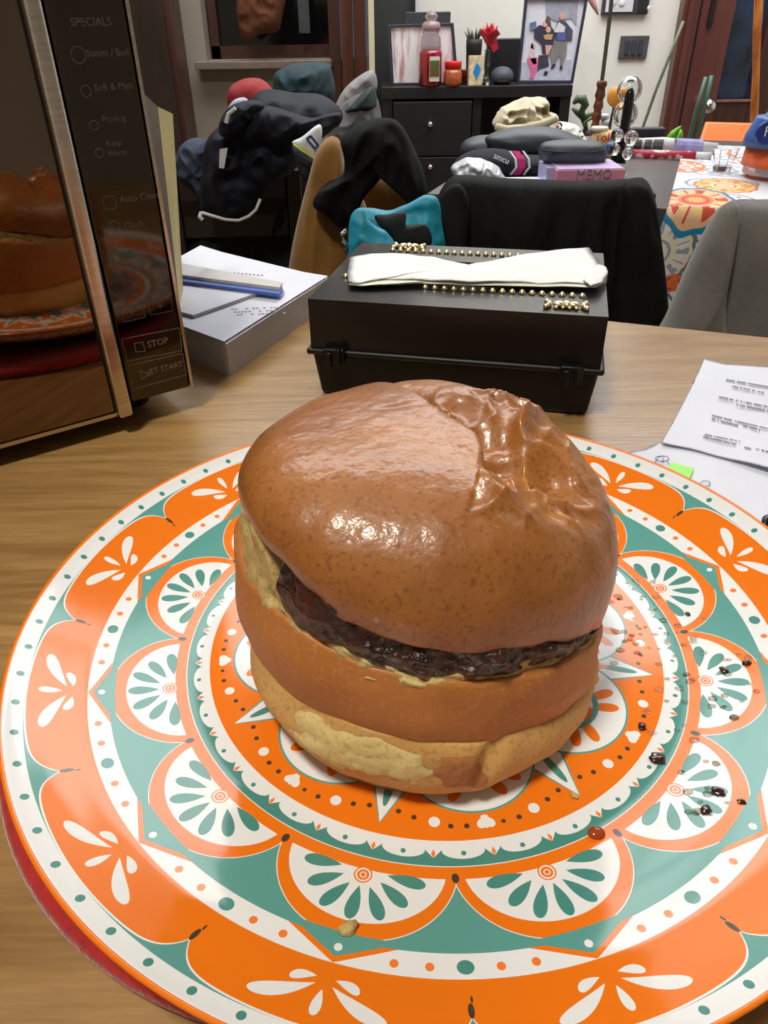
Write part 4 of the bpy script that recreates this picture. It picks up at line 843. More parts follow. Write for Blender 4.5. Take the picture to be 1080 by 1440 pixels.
# ================================================================= THINGS ON THE DARK TABLE
case_m = P('slate_case_fabric', (56, 64, 74), .5, .08, 60, .1, 300)
def case(px, Y, th, label, zm=None, seam=None):
    t = thing('glasses_case', label, 'case', tuple(at(sum(p[0] for p in px) / len(px), max(p[1] for p in px), Y)), 'zipped cases on the dark table')
    cloth('shell', px, Y, th, case_m, t, folds=.0015, fs=10, zmin=zm, power=.5, n=90)
    if seam: MB().tube([at(x_, y_, Y - th * .93) for x_, y_ in seam], .0016, 6).build('zip_seam', P('dark_zip', (30, 36, 44), .6), t, True)
case([(757, 215), (762, 202), (785, 197), (820, 196), (846, 200), (854, 212), (850, 226), (835, 233), (800, 235), (775, 232), (762, 225)], 1.27, .030, 'slate blue zipped glasses case lying on the pink box', None, [(762, 212), (790, 214), (825, 215), (850, 212)])
case([(648, 214), (652, 200), (668, 192), (690, 190), (706, 192), (717, 203), (722, 218), (700, 228), (665, 226)], 1.50, .040, 'faceted grey case behind the dark beanie', None)
case([(682, 195), (710, 182), (740, 178), (775, 179), (800, 186), (822, 198), (815, 214), (790, 222), (740, 222), (700, 218)], 1.44, .045, 'large dark grey case in front of the canvas tote', None, [(700, 212), (740, 214), (790, 205)])
pk = thing('pink_game_box', 'pink cardboard box with grey letters under the glasses case', 'box', tuple(at(815, 250, 1.22)))
pinkm = P('pink_cardboard', (212, 140, 170), .5, .06, 30); lil = P('lilac_box_lid', (196, 170, 214), .5, .1, 40)
a0 = at(781, 262, 1.20); a1 = at(877, 262, 1.20); pz = at(820, 239, 1.20).z
pzb = D0.z + .001
MB().box(((a0.x + a1.x) / 2, 1.20 + .045, (pz + pzb) / 2), (a1.x - a0.x, .09, pz - pzb)).build('box_body', [pinkm], pk, bevel=.0015)
MB().box(((a0.x + a1.x) / 2, 1.245, pz + .0006), (a1.x - a0.x - .004, .086, .0012)).build('box_top', lil, pk)
cc_ = at(762, 245, 1.25); bx('clear_side', (at(770, 240, 1.26).x, 1.255, (pz + pzb) / 2), (.018, .07, pz - pzb), P('lilac_plastic', (176, 176, 214), .3, .1, 30), pk)
text_mesh('lettering', 'MEMO', .019, P('silver_print', (150, 146, 152), .4), pk, at(809, 251.5, 1.1985), (1, 0, 0), (0, 0, 1), .0004)
be_ = thing('beanie', 'black beanie with magenta band, white lines and white lettering', 'hat', tuple(at(700, 240, 1.36)))
cloth('knit', [(637, 232), (650, 218), (680, 210), (712, 211), (735, 218), (765, 220), (790, 225), (785, 245), (740, 246), (690, 250), (650, 246)], 1.36, .045, P('black_knit', (26, 24, 36), .9, .12, 90, .4, 500), be_, folds=.004, n=90)
def band(x0, x1, m, nm): 
    MB().add([at(x0 - 1, 213 + .0, 1.322), at(x1 - 1, 214, 1.322), at(x1 + 7, 224, 1.3115), at(x1 + 8, 235, 1.3115), at(x1 - 0, 245, 1.318), at(x0, 245, 1.318), at(x0 + 8, 235, 1.3115), at(x0 + 7, 224, 1.3115)], [(0, 1, 2, 7), (7, 2, 3, 6), (6, 3, 4, 5)]).build(nm, m, be_).modifiers.new('s', 'SOLIDIFY').thickness = .002
band(721, 731, P('magenta_knit', (196, 44, 120), .9, .1), 'magenta_band'); band(716.5, 719.5, wz, 'white_band'); band(735, 738, wz, 'white_band')
text_mesh('lettering', 'smcu', .013, wz, be_, at(693, 222, 1.308), (.9, 0, -.35), (.35, 0, .9), .0006)
pbag = thing('plastic_bag', 'crumpled white plastic bag in front of the black beanie', 'bag', tuple(at(670, 250, 1.28)))
cloth('bag', [(634, 238), (640, 228), (660, 222), (685, 226), (698, 232), (706, 242), (714, 256), (690, 262), (650, 258)], 1.27, .03, P('white_film', (208, 212, 222), .35, .06, 60, .3, 200), pbag, folds=.009, fs=45, sharp=2)
tag(bx('white_booklet', (at(745, 245, 1.24).x, 1.25, .004), (.10, .07, .010), paper, None, 0, .001), 'white booklet lying left of the pink box', 'booklet')
canv = P('natural_canvas', (206, 196, 170), .85, .08, 50, .3, 400)
tote = thing('canvas_tote', 'crumpled natural canvas tote bag on top of the cases', 'bag', tuple(at(745, 200, 1.60)))
cloth('bag_body', [(693, 172), (700, 160), (715, 148), (735, 141), (768, 138), (772, 152), (783, 160), (785, 172), (775, 186), (740, 190), (705, 188), (695, 182)], 1.60, .06, canv, tote, folds=.026, fs=30, sharp=2, seed=3, rings=44, n=190)
MB().tube([at(x_, y_, 1.515) for x_, y_ in [(697, 178), (712, 184), (735, 182), (762, 176), (783, 166)]], [.006, .009, .009, .008, .006], 8).build('rolled_hem', canv, tote, True)
MB().tube([at(x_, y_, 1.52) for x_, y_ in [(706, 190), (700, 198), (712, 205), (740, 200)]], .008, 8).build('strap', canv, tote, True)
wb = thing('white_canvas_bag', 'white bag with dark eyelets right of the canvas tote', 'bag', tuple(at(800, 195, 1.55)))
cloth('bag', [(770, 180), (780, 172), (800, 172), (814, 178), (822, 190), (826, 205), (800, 210), (765, 205)], 1.72, .045, P('white_cotton', (226, 224, 218), .85, .05, 50, .2), wb, folds=.007, fs=25)
MB().tube([at(785, 178, 1.672) + Vector((.007 * cos(a), 0, .007 * sin(a))) for a in [k_ * .6 for k_ in range(11)]], .002, 6).build('eyelet', P('dark_metal', (60, 56, 54), .4, metal=.6), wb)
for a, b_ in ((816, 185), (819, 192), (812, 192)): MB().ell(at(a, b_, 1.672), (.002, .002, .002), 8, 6).build('eyelet', P('dark_metal', (60, 56, 54)), wb)
def lathe_px(name, cx, Y, prof, m, parent=None, n=24):      # prof: (half width px, y px)
    pr = []; c0 = at(cx, prof[0][1], Y)
    for hw, y_ in prof: a_ = at(cx, y_, Y); pr.append((abs(at(cx + hw, y_, Y).x - a_.x), a_.z - c0.z))
    return MB().lathe(c0, pr, n).build(name, m, parent, True)
# jar with yellow label
jr = thing('label_jar', 'glass jar with yellow lemon label and red letters behind the case', 'jar', tuple(at(845, 205, 1.62)))
lathe_px('jar_body', 845, 1.62, [(15, 222), (17, 210), (17, 192), (14, 184)], P('yellow_fruit_label', (226, 184, 50), .5, .3, 60, rgb2=(226, 214, 190)), jr)
lathe_px('jar_lid', 843, 1.62, [(12, 184.2), (12.5, 180), (11, 178)], P('cream_lid', (214, 214, 190), .4, .05), jr)
text_mesh('lettering', 'roll', .022, P('red_print', (206, 40, 40), .6), jr, at(838, 198, 1.593), (1, 0, -.05), (.05, 0, 1), .0006)
bc = thing('blue_tub', 'small blue plastic tub beside the lemon jar', 'tub', tuple(at(858, 208, 1.56)))
lathe_px('cap_body', 858, 1.56, [(7, 216), (8, 205), (5, 200)], P('blue_gloss', (36, 90, 160), .4), bc)
# black column with clear glass balls
cs = thing('glass_ball_bottle', 'tall black stopper bottle with clear glass balls on its sides', 'bottle', tuple(at(872, 226, 1.45)))
Yc = 1.45; axis = [(868, 228, 12), (871, 216, 8), (874, 202, 7), (877, 188, 7), (881, 165, 7), (884, 145, 7), (886, 132, 6.4), (887, 126, 4), (888, 122, 1.2)]
MB().tube([at(a, b_, Yc) for a, b_, c_ in axis], [abs(at(a + c_, b_, Yc).x - at(a, b_, Yc).x) for a, b_, c_ in axis], 16).build('black_column', P('black_glass', (24, 24, 27), .18, .1), cs, True)
def ball(px, py, r, Y, nm='glass_ball', sh=None):
    c = at(px, py, Y); rr_ = abs(at(px + r, py, Y).x - c.x); MB().ell(c, (rr_,) * 3, 32, 20).build(nm, glass, cs, True); MB().ell(c, (rr_ * .955,) * 3, 32, 20, ).build(nm, glass, cs, True) if False else None
def hollow(px, py, r, Y):
    c = at(px, py, Y); rr_ = abs(at(px + r, py, Y).x - c.x); g = MB().ell(c, (rr_,) * 3, 32, 20); o = g.build('glass_ball', glass, cs, True)
    s_ = o.modifiers.new('s', 'SOLIDIFY'); s_.thickness = rr_ * .06; s_.offset = -1
hollow(885.5, 126, 17, 1.50); hollow(879, 161, 17, 1.50)
for a, b_, r in ((868, 190, 9), (888, 194, 10), (864, 210, 8), (883, 216, 8)): ball(a, b_, r, 1.43)
# orange ball on a stick behind
ob_ = thing('orange_ball_stick', 'orange round flower ball on a thin dark stem behind the glass balls', 'ornament', tuple(at(858, 180, 1.75)))
c = at(868, 136, 1.75); r_ = abs(at(868 + 14, 136, 1.75).x - c.x); MB().ell(c, (r_,) * 3, 24, 16).build('ball', P('orange_yellow_ball', (222, 150, 50), .5, .1, 20), ob_, True)
MB().tube([at(864, 149, 1.75), at(857, 178, 1.75), at(850, 215, 1.75)], .003, 8).build('stem', P('dark_stem', (40, 44, 40), .6), ob_)
# cane with twisted brown handle
cn = thing('wooden_cane', 'thin dark stick with a carved brown wooden handle against the white wall', 'stick', tuple(at(828, 215, 1.9)))
MB().tube([at(864, -40, 1.95), at(858, 20, 1.94), at(852, 70, 1.93), at(846, 118, 1.92)], .0045, 8).build('shaft', P('grey_green_stick', (62, 66, 58), .5), cn)
def twist(p): return 1
hp = []; hr = []
for k_ in range(22): s_ = k_ / 21; hp.append(at(847 - 17 * s_, 114 + 108 * s_, 1.92 - .02 * s_)); hr.append(.0085 + .0018 * sin(k_ * 2.1) + .002 * (1 - s_))
MB().tube(hp, hr, 10).build('handle', P('carved_brown_wood', (134, 66, 34), .5, .5, 40, .8, 160, rgb2=(70, 30, 18)), cn, True)
# clear jar behind cane
cj = thing('small_clear_jar', 'small clear plastic jar behind the cane handle', 'jar', tuple(at(849, 185, 2.0)))
lathe_px('jar_body', 849, 2.0, [(8, 200), (8, 172), (7, 168)], P('cloudy_plastic', (196, 200, 212), .3, .05), cj); lathe_px('jar_lid', 850, 2.0, [(6, 168), (6, 162), (4, 160)], P('pale_lid', (216, 218, 226), .4), cj)
# bamboo and rods
bs = thing('bamboo_cane', 'thin green bamboo cane leaning towards the door frame', 'cane', tuple(at(904, 178, 2.4)))
MB().tube([at(961, 30, 2.45), at(942, 78, 2.43), at(922, 128, 2.42), at(903, 182, 2.4), at(890, 215, 2.4)], .0042, 8).build('culm', P('bamboo_green', (96, 104, 78), .5, .2, 30), bs, True)
rd_g = P('green_rod', (62, 96, 84), .35, .15, 20)
for i, (x0, y0, x1, y1, lb) in enumerate([(993, 108, 967, 205, 'green glass rod leaning by the door, left of a pair'), (1001, 106, 979, 205, 'green glass rod leaning by the door, right of a pair')]):
    tag(MB().tube([at(x0, y0, 2.5), at((x0 + x1) / 2 - 1, (y0 + y1) / 2, 2.5), at(x1, y1, 2.5), at(x1 - 10, y1 + 40, 2.5)], .0065, 10).build('garden_rod', rd_g, None, True), lb, 'rod', 'green rods by the door')
# chairs behind the table: dark back and orange back
dbk = thing('dark_chair', 'dark grey chair back behind the newspapers', 'chair', (at(905, 190, 2.05).x, 2.05, FZ))
ubox('backrest', 868, 179, 938, 208, 2.05, .02, P('slate_chair_back', (52, 54, 64), .5), dbk, .006)
b0 = at(938, 208, 2.05)
for xx in (at(872, 200, 2.05).x, at(934, 200, 2.05).x):
    bx('leg', (xx, 2.06, (FZ + b0.z) / 2), (.02, .02, b0.z - FZ), P('slate_chair_back', (52, 54, 64)), dbk)
bx('seat', (at(905, 190, 2.05).x, 2.25, -.30), (.14, .38, .03), P('slate_chair_back', (52, 54, 64)), dbk, bevel=.006)
och = thing('orange_chair', 'bright orange chair back at the right, before the brown door', 'chair', (at(1020, 190, 2.0).x, 2.0, FZ))
orm = P('orange_plastic', (250, 128, 56), .45, .04, 10)
q = [at(994, 172, 2.02), at(1068, 174, 2.02), at(1062, 208, 1.98), at(984, 203, 1.98)]
MB().prism(q, (0, .015, 0)).build('backrest', orm, och, bevel=.004)
MB().prism([at(1035, 200, 1.96), at(1070, 204, 1.96), at(1068, 232, 1.96), at(1030, 230, 1.96)], (0, .012, 0)).build('dark_lower_back', P('dark_patterned_fabric', (50, 42, 30), .8, .6, 60, rgb2=(130, 100, 50)), och)
for xx in (at(990, 200, 2.0).x, at(1060, 200, 2.0).x): bx('leg', (xx, 2.02, (FZ + q[3].z) / 2 + .005), (.02, .02, q[3].z - FZ - .0), black_ply, och)
bx('seat', (at(1025, 190, 2.0).x, 2.22, -.30), (.16, .38, .03), orm, och, bevel=.006)
# green leaf and curly plant
def leaf(pts, wds, Y, m, nm, parent):
    g = MB(); vs = []; n_ = len(pts)
    for (a, b_), w_ in zip(pts, wds): p = at(a, b_, Y); h_ = abs(at(a + w_, b_, Y).x - p.x); vs += [p + Vector((-h_, 0, 0)), p + Vector((0, -.006, 0)), p + Vector((h_, 0, 0))]
    fs_ = []
    for i in range(n_ - 1):
        for j in (0, 1): fs_.append((i * 3 + j, i * 3 + j + 1, i * 3 + j + 4, i * 3 + j + 3))
    g.add(vs, fs_); o = g.build(nm, m, parent, True, recalc=False); o.modifiers.new('s', 'SOLIDIFY').thickness = .0015; return o
lf = thing('bright_plant', 'bright green plant leaves beside the dark chair back', 'plant', tuple(at(945, 210, 2.1)))
gm = P('bright_green_leaf', (110, 190, 44), .5, .12, 30)
leaf([(938, 208), (943, 195), (950, 184), (957, 177)], [3, 8, 6, 1], 2.1, gm, 'leaf', lf); leaf([(940, 214), (948, 203), (956, 192), (958, 182)], [3, 7, 5, 1], 2.13, gm, 'leaf', lf)
MB().tube([at(940, 210, 2.11), at(938, 250, 2.11)], .003, 6).build('stem', gm, lf)
cu_ = thing('trailing_plant', 'dark green curling houseplant right of the black cabinet', 'plant', tuple(at(825, 190, 2.3)))
gl = P('dark_green_leaf', (74, 98, 66), .5, .2, 30)
MB().tube([at(x_, y_, 2.3) for x_, y_ in [(806, 146), (812, 139), (820, 140), (823, 148), (818, 157), (822, 165), (834, 160), (842, 158)]], [.004, .011, .013, .011, .009, .008, .006, .003], 8).build('leaf', gl, cu_, True)
MB().tube([at(x_, y_, 2.32) for x_, y_ in [(805, 152), (812, 158), (820, 165), (824, 180), (828, 200)]], [.004, .008, .009, .006, .004], 8).build('leaf', gl, cu_, True)
MB().tube([at(x_, y_, 2.28) for x_, y_ in [(822, 186), (823, 172), (831, 166), (840, 170)]], [.004, .005, .005, .003], 8).build('stem', gl, cu_, True)
lathe_px('pot', 827, 2.3, [(13, 226), (18, 186), (17, 184)], P('dark_pot', (40, 40, 46), .6), cu_)
# newspapers
npp = thing('newspaper', 'folded black and white newspaper lying left of the glass tumbler', 'newspaper', tuple(at(940, 215, 1.62)))
nm_ = P('newsprint', (206, 206, 210), .8, .08, 60)
def flat(name, px, Z0, th, m, parent): return MB().prism([U(x_, y_, Z0) for x_, y_ in px], (0, 0, th)).build(name, m, parent, bevel=min(th * .3, .003))
a = at(878, 208, 1.62); b_ = at(1012, 214, 1.48)
MB().tube([at(876, 208, 1.62), at(930, 207, 1.60), at(1008, 211, 1.55)], [.016, .018, .012], 14).build('rolled_pages', nm_, npp, True)
for x0, x1 in ((891, 902), (906, 916), (918, 932)):
    MB().tube([at(x0, 210, 1.62 - (x0 - 876) * .0005), at(x1, 210, 1.62 - (x1 - 876) * .0005)], .0182, 14).build('dark_photo', P('dark_print_block', (60, 60, 64), .8, .4, 60), npp)
MB().tube([at(948, 208, 1.57), at(985, 210, 1.565)], .0172, 14).build('blue_photo', P('lilac_print_block', (150, 146, 196), .8, .2, 60), npp)
rm_ = thing('red_magazine', 'rolled red and white magazine below the newspaper', 'magazine', tuple(at(930, 220, 1.52)))
MB().tube([at(884, 218, 1.55), at(930, 219, 1.53), at(978, 221, 1.50)], .010, 12).build('rolled_cover', P('red_white_print', (178, 40, 64), .5, .2, 60, rgb2=(220, 190, 196), vcon=(.42, .46)), rm_, True)
MB().tube([at(978, 221, 1.50), at(1000, 222, 1.49)], .009, 12).build('page_end', nm_, rm_, True)
# tumbler
tm = thing('glass_tumbler', 'clear faceted glass tumbler on the printed tablecloth', 'glass', tuple(at(1018, 243, 1.36)))
def tumbler(px, Y, ytop, ybot, rt, rb, nm, parent):
    c = at(px, ybot, Y); t_ = at(px, ytop, Y); h_ = t_.z - c.z; R1 = abs(at(px + rt, ytop, Y).x - t_.x); R0 = abs(at(px + rb, ybot, Y).x - c.x)
    return MB().lathe(Vector((t_.x / 2 + c.x / 2, Y, max(c.z, D0.z + .003))), [(R0, 0), (R1, h_), (R1 * .93, h_), (R0 * .86, .008), (.0001, .008)], 8).build(nm, glass, parent)
tumbler(1018, 1.36, 208, 240, 18, 12, 'glass_body', tm)
# bottle at the right edge
bt_ = thing('water_bottle', 'plastic bottle with blue label and white letter at the right edge', 'bottle', tuple(at(1085, 245, 1.30)))
lathe_px('bottle_body', 1095, 1.30, [(48, 243), (49, 225), (46, 190), (37, 163), (28, 146), (18, 132), (12, 110)], P('clear_pet', (225, 235, 245), .08, .02, trans=.85, ior=1.3), bt_, 32)
lathe_px('blue_label', 1095, 1.30, [(48.2, 205), (46.6, 190), (39, 167), (38, 164)], P('blue_label_film', (60, 100, 170), .4, .15, 30), bt_, 32)
lathe_px('orange_label', 1095, 1.30, [(49.5, 232), (48.4, 205.2)], P('orange_label_film', (226, 106, 66), .4, .1, 30), bt_, 32)
cc = at(1078, 187, 1.247); MB().tube([cc + Vector((0, .004, 0)), cc + Vector((0, -.002, 0))], .016, 20).build('label_badge', P('deep_blue_print', (20, 44, 130), .4), bt_)
text_mesh('lettering', 'F', .02, wz, bt_, at(1073, 192, 1.243), (1, 0, 0), (0, 0, 1), .0004)
# carved orange staff by the door
stf = thing('orange_wood_staff', 'knotty orange wooden staff standing right of the door glass', 'staff', (at(1070, 100, 2.7).x, 2.7, FZ))
x70 = at(1072, 0, 2.7).x
pp_ = []; pr_ = []; xq = lambda z: at(1068, -40, 2.7).x + (at(1061, 160, 2.7).x - at(1068, -40, 2.7).x) * (at(1068, -40, 2.7).z - z) / (at(1068, -40, 2.7).z - at(1061, 160, 2.7).z)
for k_ in range(30): z = at(1070, -60, 2.7).z - k_ * .045; pp_.append(Vector((xq(z) + .010 * noise.noise(Vector((0, 0, z * 5))) , 2.7, z))); pr_.append(.012 + .003 * noise.noise(Vector((4, 0, z * 7))))
MB().tube(pp_, pr_, 12).build('shaft', P('varnished_orange_wood', (214, 132, 54), .35, .3, 14, .3, 50, rgb2=(150, 76, 28), stretch=(3, 3, .6), coat=.3), stf, True)
# ================================================================= BLACK CABINET AND WHAT STANDS ON IT
CY = 2.9; cl_ = at(537, 122, CY); cr_ = at(806, 119, CY); ct = at(670, 121, CY).z
kb = thing('black_cabinet', 'black low cabinet with two knobbed doors under the photo frames', 'cabinet', ((cl_.x + cr_.x) / 2, CY + .15, FZ))
W_ = cr_.x - cl_.x; cxx = (cl_.x + cr_.x) / 2
for nm, cbx, dbx in (('top_board', (cxx, CY + .14, ct - .018), (W_, .28, .036)), ('side_board', (cl_.x + .018, CY + .14, (FZ + ct - .036) / 2), (.036, .26, ct - .036 - FZ)), ('side_board', (cr_.x - .018, CY + .14, (FZ + ct - .036) / 2), (.036, .26, ct - .036 - FZ)), ('back_board', (cxx, CY + .27, (FZ + ct - .036) / 2), (W_ - .08, .01, ct - .04 - FZ))):
    bx(nm, cbx, dbx, black_ply, kb, 0, .002)
dl = at(553, 140, CY).x; drr = at(664, 140, CY).x
for i in range(2):
    z1 = ct - .045 - i * .175; z0 = z1 - .17; dd_ = bx('drawer', ((dl + drr) / 2, CY + .01, (z0 + z1) / 2), (drr - dl, .02, z1 - z0), P('black_door_paint', (26, 26, 30), .45, .08), kb, 0, .002)
    kk = at(605, 175 + i * 60, CY - .012); kk.z = (z0 + z1) / 2 if False else kk.z; MB().ell((kk.x, CY - .010, kk.z), (.010, .012, .010), 12, 8).build('knob', chrome, dd_, True)
bx('divider', (at(672, 150, CY).x, CY + .14, (FZ + ct - .036) / 2), (.03, .25, ct - .036 - FZ), black_ply, kb)
bx('shelf', ((at(672, 150, CY).x + cr_.x) / 2, CY + .14, ct - .36), (cr_.x - at(672, 150, CY).x - .07, .25, .02), black_ply, kb)
gp = thing('dark_grey_panel', 'tall dark grey cupboard standing left behind the photo frame', 'cupboard', (.08, 3.22, FZ))
p0 = at(527, 60, 3.2).x; p1 = at(584, 10, 3.2).x
bx('side', ((p0 + p1) / 2, 3.25, .45), (p1 - p0, .09, 2.35), dark_ply, gp, 0, .002); bx('edge', (p1 - .006, 3.20, .45), (.012, .02, 2.35), P('black_edge', (24, 24, 26), .5), gp)
# photo frames
def frame_mat_a():
    return P('streaky_festive_photo', (248, 248, 255), .3, .2, 5, rgb2=(206, 150, 160), stretch=(9, 1, 1.6), vcon=(.34, .52), detail=5)
frm = P('slate_frame', (52, 54, 74), .45, .08)
f1 = thing('photo_frame', 'dark framed bright photo with pink streaks behind the red candle', 'photo frame', tuple(at(595, 119, 2.98)))
def pframe(t, q, wpx, Y, dep, print_m):
    P3 = [at(x_, y_, Y) for x_, y_ in q]; c = sum(P3, Vector()) / 4
    inn = [p + (c - p) * wpx for p in P3]; off = Vector((0, dep, 0))
    for i in range(4):
        j = (i + 1) % 4; MB().prism([P3[i], P3[j], inn[j], inn[i]], off).build('frame_side', frm, t, bevel=.0015)
    MB().prism([p + Vector((0, dep * .5, 0)) for p in inn], (0, dep * .3, 0)).build('photo_print', print_m, t)
    return inn
cz = ct + .0005
def snap(px, Y): p = at(px, 100, Y); return p
q = [(545, 35), (638, 32), (645, 119), (550, 120.5)]; pframe(f1, q, .09, 2.97, .018, frame_mat_a())
tag(ubox('grey_storage_box', 570, 16, 634, 119, 3.06, .08, charcoal, None, .003), 'dark grey box standing behind the left photo frame', 'box')
dots = None
f2 = thing('photo_frame', 'tall dark framed family photo at the right end of the cabinet', 'photo frame', tuple(at(766, 118, 3.0)))
inn = pframe(f2, [(739, -6), (828, -6), (806, 118), (727, 118)], .085, 2.97, .02, P('pale_grey_photo', (232, 234, 250), .3, .08, 5))
PYY = 2.9775
def patch(pts, col, nm='printed_figure'): MB().prism([at(x_, y_, PYY) for x_, y_ in pts], (0, .003, 0)).build(nm, P('print_%d_%d_%d' % col, col, .3, .1, 60), f2)
# map zoomed crop (x/7.714+720, y/7.714) figures
def zc(*p): return [(720 + a / 7.714, b_ / 7.714) for a, b_ in p]
patch(zc((365, 0), (720, 0), (700, 280), (640, 200), (480, 230), (370, 180)), (168, 172, 192), 'printed_wall'); patch(zc((100, 680), (640, 640), (620, 880), (95, 880)), (204, 206, 226), 'printed_floor')
PYY = 2.976
patch(zc((240, 320), (300, 270), (350, 290), (400, 250), (470, 350), (450, 480), (400, 600), (330, 580), (320, 480), (240, 410)), (66, 64, 84)); patch(zc((290, 600), (390, 600), (400, 720), (300, 750), (275, 780)), (70, 70, 86))
patch(zc((455, 350), (500, 230), (580, 230), (660, 330), (650, 440), (470, 440)), (84, 86, 104)); patch(zc((455, 450), (600, 450), (590, 600), (545, 720), (520, 720), (520, 600), (470, 700), (430, 720), (410, 600)), (140, 136, 138))
PYY = 2.9745
for a, b_, r in ((395, 320, 28), (545, 170, 34), (360, 260, 28), (225, 500, 26)): patch(zc(*[(a + r * cos(t_ * pi / 5), b_ + 1.25 * r * sin(t_ * pi / 5)) for t_ in range(10)]), (220, 176, 168), 'printed_face')
patch(zc((360, 230), (385, 170), (415, 190), (425, 280), (390, 270)), (110, 92, 84)); patch(zc((455, 350), (510, 240), (580, 290), (570, 350)), (226, 228, 240)); patch(zc((495, 355), (585, 355), (580, 440), (490, 440)), (96, 110, 178))
patch(zc((340, 390), (380, 370), (450, 370), (430, 430), (360, 430)), (196, 164, 120)); patch(zc((160, 640), (290, 620), (270, 750), (230, 850), (190, 850), (205, 760)), (232, 110, 158)); patch(zc((180, 600), (220, 450), (250, 600), (270, 690), (230, 700)), (224, 200, 206))
patch(zc((420, 740), (445, 690), (475, 700), (450, 740)), (50, 50, 70)); patch(zc((515, 750), (525, 712), (548, 712), (545, 755)), (50, 50, 70)); patch(zc((340, 810), (360, 770), (390, 775), (380, 812)), (50, 50, 70)); patch(zc((190, 250), (260, 230), (270, 310), (200, 330)), (104, 126, 168)); patch(zc((360, 490), (440, 490), (400, 590), (370, 600)), (214, 176, 170))
# candle jar
def seat_z(px, Y): return Vector((at(px, 100, Y).x, Y, cz))
def lathe_on(name, cx, ybase, Y, prof, m, parent=None, n=24):
    c0 = seat_z(cx, Y); sc = abs(at(cx + 10, 100, Y).x - at(cx, 100, Y).x) / 10
    return MB().lathe(c0, [(hw * sc, (ybase - y_) * sc * 1.12) for hw, y_ in prof], n).build(name, m, parent, True)
cdl = thing('jar_candle', 'large red jar candle with clear domed glass lid before the left photo', 'candle', tuple(seat_z(604, 2.93)))
lathe_on('wax_jar', 605, 119, 2.93, [(14, 118.9), (16, 117), (16, 84), (14, 80)], P('red_wax', (140, 16, 40), .15, .1, 20, coat=.6), cdl)
lathe_on('glass_neck', 605, 119, 2.93, [(14, 79.5), (14.5, 76), (13.5, 68), (11, 64), (12, 61)], P('pale_grey_glass', (216, 206, 212), .06, .05, trans=.8), cdl)
ldd = lathe_on('glass_lid', 605, 119, 2.93, [(12.5, 60.8), (13, 56), (11, 52), (6, 50), (9, 46), (6, 42), (.1, 40)], P('pink_clear_glass', (228, 200, 204), .06, .05, trans=.75), cdl)
sc_ = abs(at(615, 100, 2.88).x - at(605, 100, 2.88).x) / 10
lb_ = seat_z(611, 2.878); bx('picture_label', (lb_.x, 2.878, cz + .052), (14 * sc_, .003, 30 * sc_), P('white_label', (214, 210, 206), .5), cdl)
bx('label_picture', (lb_.x, 2.8755, cz + .054), (13 * sc_, .002, 19 * sc_), P('leafy_picture', (60, 110, 50), .5, .5, 90, rgb2=(120, 60, 40)), cdl)
sj = thing('red_lidded_jar', 'small amber textured jar with bright red lid beside the candle', 'jar', tuple(seat_z(637, 2.92)))
lathe_on('jar_body', 637, 119.5, 2.92, [(11, 119.4), (13, 116), (13, 106), (11, 101)], P('amber_textured_glass', (176, 88, 44), .3, .3, 120, .8, 200, coat=.5), sj); lathe_on('jar_lid', 637, 119.5, 2.92, [(11.5, 101), (12, 94), (11.5, 93)], P('bright_red_plastic', (226, 30, 26), .4, .04), sj)
nt_ = thing('dark_red_candle', 'small dark red glass behind the amber jar', 'candle', tuple(seat_z(652, 3.0)))
lathe_on('glass_cup', 652, 119, 3.0, [(7, 118.9), (7.5, 104), (7, 103)], P('dark_red_glass', (96, 18, 24), .2, .1, coat=.5), nt_)
cdx = thing('card_box', 'cream playing card box with blue diamond between jar and vase', 'box', tuple(seat_z(669, 2.92)))
sc_ = abs(at(679, 100, 2.92).x - at(669, 100, 2.92).x) / 10; c0 = seat_z(669, 2.92)
bx('box_body', (c0.x, 2.925, cz + 18 * sc_), (20.5 * sc_, .022, 36 * sc_), P('cream_card_print', (222, 204, 168), .5, .2, 70), cdx, radians(6), .001)
dm = [Vector((c0.x + .002 + a * sc_, 2.9115, cz + b_ * sc_)) for a, b_ in ((0, 28), (6, 20), (1, 8), (-5, 16))]; MB().prism(dm, (0, .002, 0)).build('blue_diamond', P('bright_blue_print', (34, 140, 220), .4), cdx)
MB().prism([Vector((c0.x - .02 + a * sc_, 2.9125, cz + b_ * sc_)) for a, b_ in ((-2, 33), (1, 33), (0, 28), (-2, 29))], (0, .002, 0)).build('corner_pip', P('red_brown_print', (150, 70, 50), .5), cdx)
vs_ = thing('rose_vase', 'single red rose in a cut glass bud vase on the cabinet', 'flower vase', tuple(seat_z(686, 2.9)))
lathe_on('vase', 684, 120, 2.93, [(8, 119.9), (9, 117), (4, 112), (3, 106), (5, 98), (4, 88), (3.5, 84), (4.5, 82)], glass, vs_, 8)
rs_ = at(689, 50, 2.93); MB().tube([seat_z(684, 2.93) + Z * .03, at(685, 85, 2.93), at(687, 62, 2.93)], .003, 6).build('stem', P('dark_green_stem', (44, 52, 34), .6), vs_)
rp = P('rose_petal_red', (186, 16, 44), .55, .2, 30, sheen=.2); g_ = []
sc_ = abs(at(699, 50, 2.93).x - at(689, 50, 2.93).x) / 10; rr2 = random.Random(2)
